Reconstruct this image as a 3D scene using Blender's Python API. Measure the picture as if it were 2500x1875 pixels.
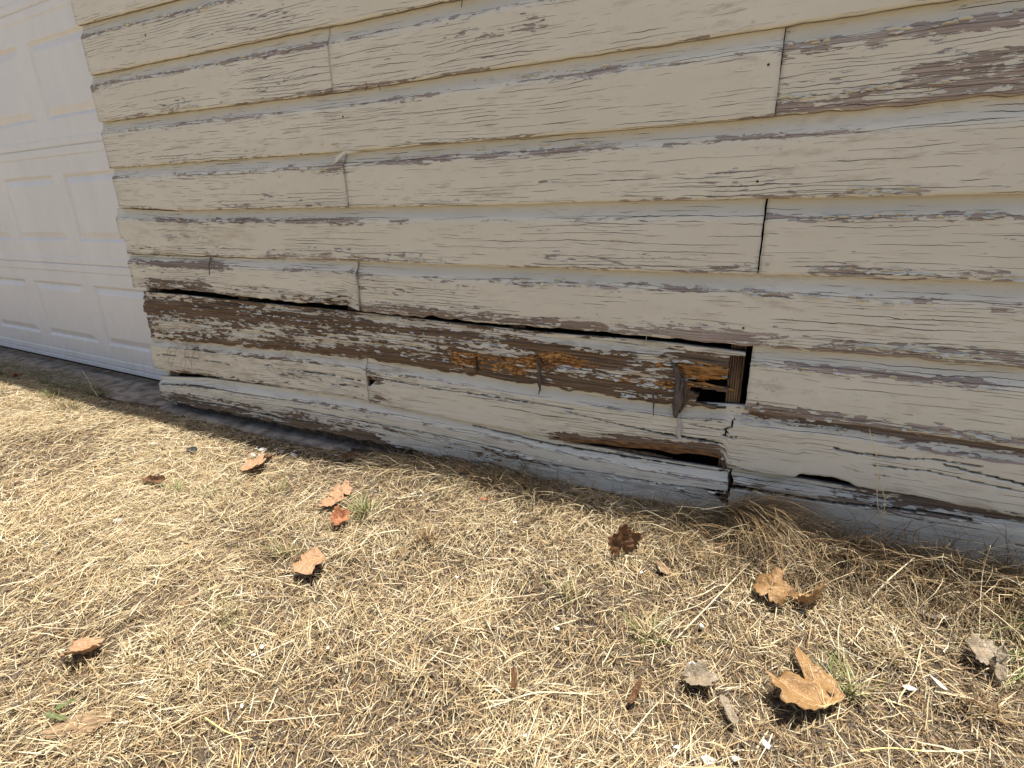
import bpy, math, random
import numpy as np

for o in list(bpy.data.objects):
    bpy.data.objects.remove(o, do_unlink=True)
scene = bpy.context.scene
COL = scene.collection
random.seed(7)
RNG = np.random.default_rng(11)
rad = math.radians

# ------------------------------------------------------------------ camera, sky, sun, exposure
CF, CP, CY, CR = 1311.91, 0.32818, -0.46056, -0.02456      # focal (px of a 2500 px wide frame), pitch, yaw, roll
CC = np.array([1.98651, -1.11169, 0.67437])
_F = np.array([math.sin(CY) * math.cos(CP), math.cos(CY) * math.cos(CP), -math.sin(CP)])
_R0 = np.array([math.cos(CY), -math.sin(CY), 0.0])
_U0 = np.cross(_R0, _F)
_R = _R0 * math.cos(CR) + _U0 * math.sin(CR)
_U = -_R0 * math.sin(CR) + _U0 * math.cos(CR)
from mathutils import Matrix, Vector
cam = bpy.data.objects.new('camera', bpy.data.cameras.new('camera'))
cam.data.sensor_fit = 'HORIZONTAL'
cam.data.sensor_width = 36.0
cam.data.lens = CF / 2500 * 36.0
cam.data.clip_start = 0.01
cam.data.clip_end = 500
cam.matrix_world = Matrix(((_R[0], _U[0], -_F[0], CC[0]), (_R[1], _U[1], -_F[1], CC[1]),
                           (_R[2], _U[2], -_F[2], CC[2]), (0, 0, 0, 1)))
COL.objects.link(cam)
scene.camera = cam

SUN = Vector((0.16, 0.033, 0.97)).normalized()              # towards the sun: high, from the right, a touch behind the wall
world = bpy.data.worlds.new('World')
scene.world = world
world.use_nodes = True
wn = world.node_tree.nodes
wn.clear()
wo = wn.new('ShaderNodeOutputWorld'); wb = wn.new('ShaderNodeBackground'); ws = wn.new('ShaderNodeTexSky')
ws.sky_type = 'NISHITA'
ws.sun_disc = False
ws.sun_elevation = math.asin(SUN.z)
ws.sun_rotation = math.atan2(SUN.x, SUN.y)
ws.altitude = 200
ws.dust_density = 3.0
ws.ozone_density = 0.6
wb.inputs['Strength'].default_value = 0.072
world.node_tree.links.new(ws.outputs[0], wb.inputs[0])
world.node_tree.links.new(wb.outputs[0], wo.inputs[0])
sl = bpy.data.lights.new('sun', 'SUN')
sl.energy = 4.6
sl.angle = rad(0.5)
sl.color = (1.0, 0.97, 0.91)
sun = bpy.data.objects.new('sun', sl)
sun.rotation_euler = SUN.to_track_quat('Z', 'Y').to_euler()
sun.location = (2, 0, 6)
COL.objects.link(sun)
scene.view_settings.view_transform = 'Standard'
scene.view_settings.look = 'None'
scene.view_settings.gamma = 1.0
scene.view_settings.use_curve_mapping = False
scene.view_settings.exposure = 1.08
scene.render.resolution_x = 1024
scene.render.resolution_y = 768
if scene.render.engine == 'CYCLES':
    scene.cycles.max_bounces = 10
    scene.cycles.diffuse_bounces = 5

# ------------------------------------------------------------------ pixel -> place
def ray(px, py):
    return _F + _R * ((px - 1250) / CF) - _U * ((py - 937.5) / CF)

def on_wall(px, py, y=0.0):
    d = ray(px, py)
    p = CC + d * ((y - CC[1]) / d[1])
    return p[0], p[2]

def on_ground(px, py, z=-0.03):
    d = ray(px, py)
    p = CC + d * ((z - CC[2]) / d[2])
    return p[0], p[1]

def wline(pts):
    q = sorted(on_wall(*p) for p in pts)
    X = np.array([a for a, _ in q]); Z = np.array([b for _, b in q])
    def f(x):
        x = np.asarray(x, float)
        r = np.interp(x, X, Z)
        if len(X) > 1:
            s0 = (Z[1] - Z[0]) / (X[1] - X[0]); r = np.where(x < X[0], Z[0] + s0 * 0.5 * (x - X[0]), r)
            s1 = (Z[-1] - Z[0]) / (X[-1] - X[0]); r = np.where(x > X[-1], Z[-1] + s1 * (x - X[-1]), r)
        return r
    return f

# ------------------------------------------------------------------ numpy noise
def _hash(i, j, s):
    h = (i * 374761393 + j * 668265263 + s * 974634777) & 0xFFFFFFFF
    h = ((h ^ (h >> 13)) * 1274126177) & 0xFFFFFFFF
    return ((h ^ (h >> 16)) & 0xFFFF) / 65535.0

def vnoise(x, y, s=0):
    x = np.asarray(x, float); y = np.asarray(y, float)
    x, y = np.broadcast_arrays(x, y)
    xi = np.floor(x).astype(np.int64); yi = np.floor(y).astype(np.int64)
    fx = x - xi; fy = y - yi
    fx = fx * fx * (3 - 2 * fx); fy = fy * fy * (3 - 2 * fy)
    a = _hash(xi, yi, s); b = _hash(xi + 1, yi, s); c = _hash(xi, yi + 1, s); d = _hash(xi + 1, yi + 1, s)
    return (a * (1 - fx) + b * fx) * (1 - fy) + (c * (1 - fx) + d * fx) * fy - 0.5

def fbm(x, y, s=0, o=3):
    r = 0
    for k in range(o):
        r = r + vnoise(np.asarray(x) * 2 ** k, np.asarray(y) * 2 ** k, s + 17 * k) / 2 ** k
    return r

def gz(x, y):
    """height of the soil"""
    x = np.asarray(x, float); y = np.asarray(y, float)
    near = np.clip(1.6 - (np.abs(x - 0.8) + np.abs(y + 0.6)) / 4, 0, 1)
    rise = 0.046 * np.clip((x - 0.8) / .6, 0, 1) * np.clip(1 + (y + .03) / .35, 0, 1)
    return -0.042 + rise + .008 * np.clip(1 + (y + .03) / .12, 0, 1) * (x > -.1) + near * (0.030 * vnoise(x * 1.7, y * 1.7, 3) + 0.014 * vnoise(x * 6, y * 6, 5))

# ------------------------------------------------------------------ object helpers
def tag(o, label=None, cat=None, group=None, kind=None):
    for k, v in (('label', label), ('category', cat), ('group', group), ('kind', kind)):
        if v:
            o[k] = v
    return o

def link(name, me, mat, parent=None, smooth=False):
    o = bpy.data.objects.new(name, me)
    COL.objects.link(o)
    if mat and not me.materials:
        me.materials.append(mat)
    if parent:
        o.parent = parent
    if smooth:
        me.polygons.foreach_set('use_smooth', [True] * len(me.polygons))
    return o

def empty(name, loc=(0, 0, 0)):
    o = bpy.data.objects.new(name, None)
    o.empty_display_size = 0.1
    o.location = loc
    COL.objects.link(o)
    return o

def mesh(name, v, f):
    me = bpy.data.meshes.new(name)
    me.from_pydata([tuple(map(float, a)) for a in v], [], [tuple(map(int, a)) for a in f])
    me.update()
    return me

def box_mesh(name, a, b, bev=0.0, seed=None, div=None, amp=0.0):
    import bmesh
    bm = bmesh.new()
    bmesh.ops.create_cube(bm, size=1)
    for v in bm.verts:
        v.co = Vector([a[i] + (v.co[i] + .5) * (b[i] - a[i]) for i in range(3)])
    if bev:
        bmesh.ops.bevel(bm, geom=bm.edges[:], offset=bev, segments=2, affect='EDGES', profile=0.5)
    me = bpy.data.meshes.new(name)
    bm.to_mesh(me); bm.free()
    return me

def quad_mesh_np(name, V, Q):
    """fast: V (n,3), Q (m,4)"""
    me = bpy.data.meshes.new(name)
    V = np.ascontiguousarray(V, np.float32); Q = np.ascontiguousarray(Q, np.int32)
    me.vertices.add(len(V)); me.vertices.foreach_set('co', V.ravel())
    me.loops.add(Q.size); me.loops.foreach_set('vertex_index', Q.ravel())
    me.polygons.add(len(Q)); me.polygons.foreach_set('loop_start', np.arange(len(Q), dtype=np.int32) * 4)
    me.update(calc_edges=True)
    return me

def vattr(me, name, typ, data):
    a = me.attributes.new(name, typ, 'POINT')
    key = 'vector' if typ == 'FLOAT_VECTOR' else ('color' if typ == 'FLOAT_COLOR' else 'value')
    a.data.foreach_set(key, np.ascontiguousarray(data, np.float32).ravel())

def tube_mesh(name, pts, radii, n=6):
    pts = [Vector(p) for p in pts]
    V = []; Fc = []
    for i, p in enumerate(pts):
        t = (pts[min(i + 1, len(pts) - 1)] - pts[max(i - 1, 0)]).normalized()
        a = t.orthogonal().normalized(); b = t.cross(a)
        if i and V:
            prev = Vector(V[-n]) - pts[i - 1]
            a = (prev - t * prev.dot(t)).normalized(); b = t.cross(a)
        r = radii[i] if hasattr(radii, '__len__') else radii
        for k in range(n):
            c, s = math.cos(2 * math.pi * k / n), math.sin(2 * math.pi * k / n)
            V.append(p + a * (r * c) + b * (r * s))
    for i in range(len(pts) - 1):
        for k in range(n):
            Fc.append((i * n + k, i * n + (k + 1) % n, (i + 1) * n + (k + 1) % n, (i + 1) * n + k))
    Fc.append(tuple(range(n))[::-1]); Fc.append(tuple(range((len(pts) - 1) * n, len(pts) * n)))
    return mesh(name, V, Fc)

# ------------------------------------------------------------------ materials
class NT:
    def __init__(self, name):
        self.m = bpy.data.materials.new(name)
        self.m.use_nodes = True
        self.t = self.m.node_tree
        self.t.nodes.clear()
        self.out = self.t.nodes.new('ShaderNodeOutputMaterial')
        self.b = self.t.nodes.new('ShaderNodeBsdfPrincipled')
        self.t.links.new(self.b.outputs[0], self.out.inputs[0])
    def set(self, sock, v):
        if isinstance(v, bpy.types.NodeSocket):
            self.t.links.new(v, sock)
        elif v is not None:
            if isinstance(v, (tuple, list)) and len(v) == 3 and sock.type == 'RGBA':
                v = (*v, 1)
            sock.default_value = v
    def attr(self, name, out='Vector'):
        n = self.t.nodes.new('ShaderNodeAttribute'); n.attribute_name = name
        return n.outputs[out]
    def obj(self):
        return self.t.nodes.new('ShaderNodeTexCoord').outputs['Object']
    def vmul(self, v, s):
        n = self.t.nodes.new('ShaderNodeVectorMath'); n.operation = 'MULTIPLY'
        self.set(n.inputs[0], v); self.set(n.inputs[1], s)
        return n.outputs[0]
    def vadd(self, v, s):
        n = self.t.nodes.new('ShaderNodeVectorMath'); n.operation = 'ADD'
        self.set(n.inputs[0], v); self.set(n.inputs[1], s)
        return n.outputs[0]
    def noise(self, v, scale=1.0, detail=3, rough=0.55, out=0, dist=0.0):
        n = self.t.nodes.new('ShaderNodeTexNoise')
        self.set(n.inputs['Vector'], v); self.set(n.inputs['Scale'], scale)
        n.inputs['Detail'].default_value = detail; n.inputs['Roughness'].default_value = rough
        n.inputs['Distortion'].default_value = dist
        return n.outputs[out]
    def voro(self, v, scale=1.0, out='Color', feature='F1'):
        n = self.t.nodes.new('ShaderNodeTexVoronoi'); n.feature = feature
        self.set(n.inputs['Vector'], v); n.inputs['Scale'].default_value = scale
        return n.outputs[out]
    def math(self, op, a, b=None, c=None, clamp=False):
        n = self.t.nodes.new('ShaderNodeMath'); n.operation = op; n.use_clamp = clamp
        self.set(n.inputs[0], a)
        if b is not None: self.set(n.inputs[1], b)
        if c is not None: self.set(n.inputs[2], c)
        return n.outputs[0]
    def mr(self, v, a, b, c=0.0, d=1.0, smooth=False):
        n = self.t.nodes.new('ShaderNodeMapRange')
        n.interpolation_type = 'SMOOTHSTEP' if smooth else 'LINEAR'
        for i, x in enumerate((v, a, b, c, d)):
            self.set(n.inputs[i], x)
        return n.outputs[0]
    def mix(self, f, a, b, mode='MIX'):
        n = self.t.nodes.new('ShaderNodeMix'); n.data_type = 'RGBA'; n.blend_type = mode
        self.set(n.inputs[0], f); self.set(n.inputs[6], a); self.set(n.inputs[7], b)
        return n.outputs[2]
    def sep(self, v):
        n = self.t.nodes.new('ShaderNodeSeparateXYZ'); self.set(n.inputs[0], v)
        return n.outputs
    def bump(self, h, dist=0.001, strength=1.0, normal=None):
        n = self.t.nodes.new('ShaderNodeBump')
        n.inputs['Distance'].default_value = dist; n.inputs['Strength'].default_value = strength
        self.set(n.inputs['Height'], h)
        if normal is not None: self.set(n.inputs['Normal'], normal)
        return n.outputs[0]
    def done(self, col, rough=0.6, normal=None, spec=0.3):
        self.set(self.b.inputs['Base Color'], col)
        self.set(self.b.inputs['Roughness'], rough)
        self.b.inputs['Specular IOR Level'].default_value = spec
        if normal is not None: self.set(self.b.inputs['Normal'], normal)
        return self.m

def siding_material():
    m = NT('peeling_cream_paint')
    bc = m.attr('bc')
    w = m.sep(m.attr('wear'))
    wear, wet, rot = w[0], w[1], w[2]
    vv = m.sep(bc)[1]
    # warp the coordinates a little so that nothing runs dead straight along the grain
    wv = m.noise(m.vmul(bc, (9, 22, 1)), 1, 3, 0.5, out=1)
    P = m.vadd(bc, m.vmul(m.vadd(wv, (-.5, -.5, -.5)), (0.012, 0.010, 0)))
    nA = m.noise(m.vmul(P, (11, 74, 1)), 1, 5, 0.66)
    nB = m.noise(m.vmul(P, (48, 210, 1)), 1, 3, 0.6)
    cell = m.sep(m.voro(m.vmul(P, (46, 190, 1))))[0]
    c = m.math('ADD', m.math('MULTIPLY', nA, 0.60), m.math('ADD', m.math('MULTIPLY', nB, 0.26), m.math('MULTIPLY', cell, 0.14)))
    nL = m.noise(m.vmul(P, (4.2, 30, 1)), 1, 4, 0.6)
    c = m.math('ADD', c, m.math('MULTIPLY', m.math('MULTIPLY', m.math('ADD', nL, -.5), wet), 0.55))
    T = m.mr(wear, 0.0, 1.0, 0.745, 0.385)
    chip = m.mr(c, T, m.math('ADD', T, 0.010))
    under = m.mr(c, m.math('ADD', T, -0.022), m.math('ADD', T, -0.014))
    ugate = m.mr(m.noise(m.vmul(P, (5, 30, 1)), 1, 2), 0.47, 0.53)
    under = m.math('MULTIPLY', under, ugate)
    # hairline splits along the grain
    def splits(N, off, wlo, whi, gs, lo):
        n = m.noise(m.vmul(m.vadd(bc, (off, 0, 0)), (3.0, 16, 1)), 1, 3, 0.55)
        fi = m.noise(m.vmul(m.vadd(bc, (off, 0, 0)), (60, 40, 1)), 1, 2, 0.6)
        q = m.math('ADD', m.math('MULTIPLY', vv, N), m.math('ADD', m.math('MULTIPLY', n, N * 0.030), m.math('MULTIPLY', fi, N * 0.0035)))
        ix = m.math('FLOOR', q)
        d = m.math('ABSOLUTE', m.math('ADD', m.math('SUBTRACT', q, ix), -0.5))
        cx = m.t.nodes.new('ShaderNodeCombineXYZ')
        m.set(cx.inputs[0], m.math('MULTIPLY', m.math('ADD', m.sep(bc)[0], off), gs)); m.set(cx.inputs[1], m.math('MULTIPLY', ix, 5.37)); m.set(cx.inputs[2], m.sep(bc)[2])
        big = m.noise(m.vmul(m.vadd(bc, (off * 2, 0, 0)), (2.6, 11, 1)), 1, 2)
        gt = m.math('ADD', m.noise(cx.outputs[0], 1, 2, .6), m.math('ADD', m.math('MULTIPLY', wear, 0.34), m.math('MULTIPLY', m.math('ADD', big, -.5), .75)))
        k = m.mr(gt, lo, lo + .16)
        hw = m.math('MULTIPLY', k, whi)
        return m.math('MULTIPLY', m.mr(d, hw, m.math('MULTIPLY', hw, .45)), m.mr(k, 0.02, 0.15))
    cr = m.math('MAXIMUM', splits(62, 3.1, 0, 0.037, 8, 0.595), splits(135, 8.7, 0, 0.072, 13, 0.61))
    # bare wood
    g1 = m.noise(m.vmul(P, (5, 260, 1)), 1, 4, 0.65)
    g2 = m.noise(m.vmul(P, (18, 60, 1)), 1, 3, 0.6)
    grey = m.mix(m.mr(g1, .32, .68), (0.19, 0.152, 0.130), (0.46, 0.385, 0.335))
    brown = m.mix(m.mr(g1, .32, .68), (0.050, 0.029, 0.014), (0.21, 0.130, 0.068))
    wood = m.mix(wet, grey, brown)
    cub = m.voro(m.vadd(m.vmul(P, (48, 110, 1)), m.vmul(m.noise(m.vmul(P, (70, 140, 1)), 1, 3, .6, out=1), (1.6, 1.6, 0))), 1, 'Distance', 'DISTANCE_TO_EDGE')
    orange = m.mix(m.mr(g2, .36, .64), (0.22, 0.085, 0.018), (0.60, 0.32, 0.10))
    orange = m.mix(m.mr(cub, 0.01, 0.16), (0.06, 0.026, 0.011), orange)
    rmask = m.mr(m.math('ADD', m.noise(m.vmul(P, (14, 38, 1)), 1, 4, .65), rot), 1.00, 1.06)
    wood = m.mix(rmask, wood, orange)
    # paint
    b1 = m.noise(m.vmul(bc, (2.2, 7, 1)), 1, 4, 0.6)
    b2 = m.noise(m.vmul(bc, (16, 60, 1)), 1, 4, 0.65)
    paint = m.mix(m.mr(b1, .35, .65), (0.60, 0.568, 0.476), (0.655, 0.623, 0.534))
    grime = m.math('MULTIPLY', m.mr(b2, .54, .72), m.mr(b1, .40, .60))
    paint = m.mix(m.math('MULTIPLY', grime, 0.6), paint, (0.36, 0.30, 0.225))
    speck = m.mr(m.noise(m.vmul(bc, (160, 260, 1)), 1, 2), .70, .76)
    paint = m.mix(m.math('MULTIPLY', speck, 0.5), paint, (0.25, 0.20, 0.16))
    paint = m.mix(m.math('MULTIPLY', wet, m.mr(b2, .45, .62, 0, .55)), paint, (0.36, 0.28, 0.18))
    col = m.mix(under, paint, (0.56, 0.585, 0.595))
    col = m.mix(chip, col, wood)
    dark = m.mix(wet, (0.085, 0.064, 0.054), (0.030, 0.018, 0.012))
    col = m.mix(m.math('MULTIPLY', cr, 0.93), col, dark)
    h = m.math('SUBTRACT', 1.0, m.math('MAXIMUM', chip, cr))
    h = m.math('ADD', h, m.math('MULTIPLY', under, -0.25))
    h = m.math('ADD', h, m.math('MULTIPLY', m.math('MULTIPLY', chip, g1), 0.9))
    h = m.math('ADD', h, m.math('MULTIPLY', b2, 0.10))
    fine = m.noise(m.vmul(bc, (300, 420, 1)), 1, 2)
    h = m.math('ADD', h, m.math('MULTIPLY', fine, 0.07))
    rough = m.mr(chip, 0, 1, 0.52, 0.9)
    return m.done(col, rough, m.bump(h, 0.0016, 0.9), 0.35)

def simple(name, c1, c2, scale=20, stretch=(1, 1, 1), rough=0.8, bump=0.0, bscale=None, spec=0.25, detail=4, lo=.35, hi=.65):
    m = NT(name)
    v = m.vmul(m.obj(), stretch)
    n = m.noise(v, scale, detail, 0.6)
    nm = None
    if bump:
        nm = m.bump(m.noise(v, bscale or scale * 2, 4, 0.6), bump, 0.8)
    return m.done(m.mix(m.mr(n, lo, hi), c1, c2), rough, nm, spec)

def attr_material(name, translucent=0.0, rough=0.6, spec=0.25):
    m = NT(name)
    col = m.attr('tint', 'Color')
    n = m.noise(m.obj(), 260, 2)
    col = m.mix(m.mr(n, .3, .7), m.mix(1.0, col, (0.80, 0.78, 0.74), 'MULTIPLY'), col)
    m.done(col, rough, None, spec)
    if translucent:
        tr = m.t.nodes.new('ShaderNodeBsdfTranslucent'); mx = m.t.nodes.new('ShaderNodeMixShader')
        m.set(tr.inputs[0], col); mx.inputs[0].default_value = translucent
        m.t.links.new(m.b.outputs[0], mx.inputs[1]); m.t.links.new(tr.outputs[0], mx.inputs[2])
        m.t.links.new(mx.outputs[0], m.out.inputs[0])
    return m.m

M = {}
M['siding'] = siding_material()
M['void'] = simple('void_black', (0.012, 0.011, 0.010), (0.03, 0.026, 0.022), 18, rough=0.95)  # near-black colour standing in for the dark of the wall cavity
M['stud'] = simple('weathered_stud', (0.10, 0.062, 0.035), (0.30, 0.205, 0.13), 9, (9, 9, 1), 0.9, 0.0006, 40)
M['darkwood'] = simple('rotten_wood', (0.045, 0.032, 0.024), (0.15, 0.105, 0.075), 30, (3, 3, 1), 0.9, 0.0006)
M['greywood'] = simple('grey_splinter', (0.045, 0.036, 0.030), (0.14, 0.112, 0.095), 60, (3, 3, 1), 0.85, 0.0005)
M['palewood'] = simple('pale_splinter', (0.32, 0.30, 0.27), (0.52, 0.49, 0.44), 40, (3, 3, 1), 0.8, 0.0004)
M['orangewood'] = simple('orange_rot', (0.10, 0.045, 0.015), (0.46, 0.235, 0.075), 30, (1, 1, 5), 0.9, 0.0006)
M['brownwood'] = simple('split_wood', (0.055, 0.028, 0.012), (0.235, 0.125, 0.058), 40, (1, 1, 6), 0.9, 0.0008)
M['rust'] = simple('rusty_nail', (0.05, 0.028, 0.018), (0.14, 0.075, 0.045), 400, rough=0.75)
M['nail'] = simple('galvanised_nail', (0.36, 0.33, 0.29), (0.55, 0.52, 0.47), 300, rough=0.5)
M['concrete'] = simple('old_concrete', (0.14, 0.112, 0.085), (0.36, 0.31, 0.25), 22, rough=0.95, bump=0.006, bscale=55)
M['flake'] = simple('paint_flake', (0.56, 0.54, 0.47), (0.64, 0.62, 0.55), 60, rough=0.6)
M['chip'] = simple('white_paint_chip', (0.46, 0.455, 0.43), (0.66, 0.655, 0.63), 60, rough=0.6, bump=0.0004)
M['greychip'] = simple('grey_chip', (0.38, 0.37, 0.35), (0.58, 0.57, 0.55), 60, rough=0.7, bump=0.0004)
M['black'] = simple('black_plastic', (0.012, 0.012, 0.013), (0.03, 0.03, 0.032), 50, rough=0.5)
M['door'] = simple('white_steel_door', (0.67, 0.67, 0.67), (0.72, 0.715, 0.71), 6, (1, 1, 1), 0.42, 0.00035, 480, 0.4)
def door_material():
    m = NT('dusty_white_steel')
    p = m.obj()
    n = m.noise(m.vmul(p, (5, 5, 2)), 1, 5, .65); d = m.noise(m.vmul(p, (60, 60, 14)), 1, 4, .6)
    z = m.sep(p)[2]
    dust = m.math('MULTIPLY', m.mr(z, .42, .0), m.mr(m.math('ADD', m.math('MULTIPLY', n, .6), m.math('MULTIPLY', d, .4)), .40, .70))
    col = m.mix(m.mr(n, .35, .65), (0.67, 0.668, 0.665), (0.735, 0.73, 0.725))
    col = m.mix(m.math('MULTIPLY', dust, .55), col, (0.42, 0.36, 0.28))
    return m.done(col, .45, m.bump(m.noise(m.vmul(p, (500, 500, 160)), 1, 2), .0003, .6), .4)
M['door'] = door_material()
M['rubber'] = simple('rubber_seal', (0.012, 0.012, 0.012), (0.03, 0.03, 0.03), 40, rough=0.8)
M['roof'] = simple('soffit_board', (0.50, 0.46, 0.37), (0.60, 0.55, 0.44), 5, rough=0.7)
M['shingle'] = simple('roof_shingle', (0.09, 0.085, 0.08), (0.16, 0.15, 0.14), 30, rough=0.95)
M['grass'] = attr_material('straw', 0.18, 0.55, 0.3)
M['root'] = simple('dry_root', (0.26, 0.165, 0.095), (0.42, 0.29, 0.18), 80, rough=0.9)

def ground_material():
    m = NT('thatch_and_soil')
    p = m.obj()
    a = m.noise(p, 5, 4, 0.6); b = m.noise(p, 70, 4, 0.7)
    st = m.noise(m.vmul(p, (40, 160, 40)), 1, 3, 0.6, dist=1.2)
    soil = m.mix(m.mr(b, .35, .65), (0.030, 0.022, 0.015), (0.085, 0.062, 0.042))  # soil darkened beyond its own tone, as painted shade between the blades
    straw = m.mix(m.mr(st, .35, .65), (0.07, 0.05, 0.03), (0.20, 0.15, 0.09))
    col = m.mix(m.mr(a, .38, .58), soil, straw)
    far = m.mr(m.math('ABSOLUTE', m.math('ADD', m.sep(p)[1], 0.7)), 1.2, 2.2)
    col = m.mix(far, col, m.mix(m.mr(st, .35, .65), (0.26, 0.195, 0.115), (0.50, 0.40, 0.24)))
    return m.done(col, 0.95, m.bump(m.math('ADD', b, st), 0.006, 0.9), 0.1)
M['ground'] = ground_material()

# ------------------------------------------------------------------ siding geometry
EXP = 0.1334
B = {
    0: [(193, 60), (420, 0)],
    1: [(218, 184), (850, 54), (1101, 0)],
    2: [(238, 299), (520, 263), (800, 228), (1225, 165), (1650, 104), (2306, 0)],
    3: [(266, 411), (800, 373), (1225, 340), (1650, 306), (2080, 267), (2500, 228)],
    4: [(289, 507), (450, 514), (850, 507), (1225, 500), (1650, 489), (1870, 486), (2500, 473)],
    5: [(318, 620), (850, 637), (1225, 652), (1650, 666), (1850, 671), (2500, 693)],
    6: [(343, 701), (474, 709), (694, 735), (850, 744), (877, 760), (1089, 780), (1302, 797), (1650, 827), (1800, 843), (2500, 901)],
    7: [(365, 826), (500, 838), (850, 872), (1163, 919), (1440, 962), (1650, 993), (1820, 1003), (2500, 1094)],
    8: [(380, 901), (500, 918), (850, 971), (1186, 1038), (1482, 1092), (1781, 1147), (2070, 1194), (2500, 1263)],
    9: [(392, 975), (620, 1020), (850, 1065), (1240, 1148), (1700, 1248), (2100, 1330), (2500, 1412)],
}
BL = {k: wline(v) for k, v in B.items()}
XR = 3.9
XL = {0: 178, 1: 205, 2: 228, 3: 254, 4: 281, 5: 290, 6: 320, 7: 352, 8: 370, 9: 390}

def px_x(px, py):
    return on_wall(px, py)[0]

wall = empty('siding_wall')
tag(wall, 'weathered cream wooden siding wall with peeling paint and a rotted hole', 'wall')
BOARD_N = 0

def inpoly(x, z, poly):
    r = np.zeros(x.shape, bool)
    n = len(poly)
    for i in range(n):
        x1, z1 = poly[i]; x2, z2 = poly[(i + 1) % n]
        c = ((z1 > z) != (z2 > z)) & (x < (x2 - x1) * (z - z1) / (z2 - z1 + 1e-12) + x1)
        r ^= c
    return r

def crackmask(x, z, pts):
    """pts: (px, py, width_px)"""
    W = [(*on_wall(a, b), w) for a, b, w in pts]
    m = np.zeros(x.shape, bool)
    for (x1, z1, w1), (x2, z2, w2) in zip(W[:-1], W[1:]):
        dx, dz = x2 - x1, z2 - z1
        L = dx * dx + dz * dz
        t = np.clip(((x - x1) * dx + (z - z1) * dz) / L, 0, 1)
        d = np.hypot(x - x1 - t * dx, z - z1 - t * dz)
        w = (w1 + (w2 - w1) * t) * 0.00095 * 0.5
        m |= d < np.maximum(w, .0014)
    return m

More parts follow.
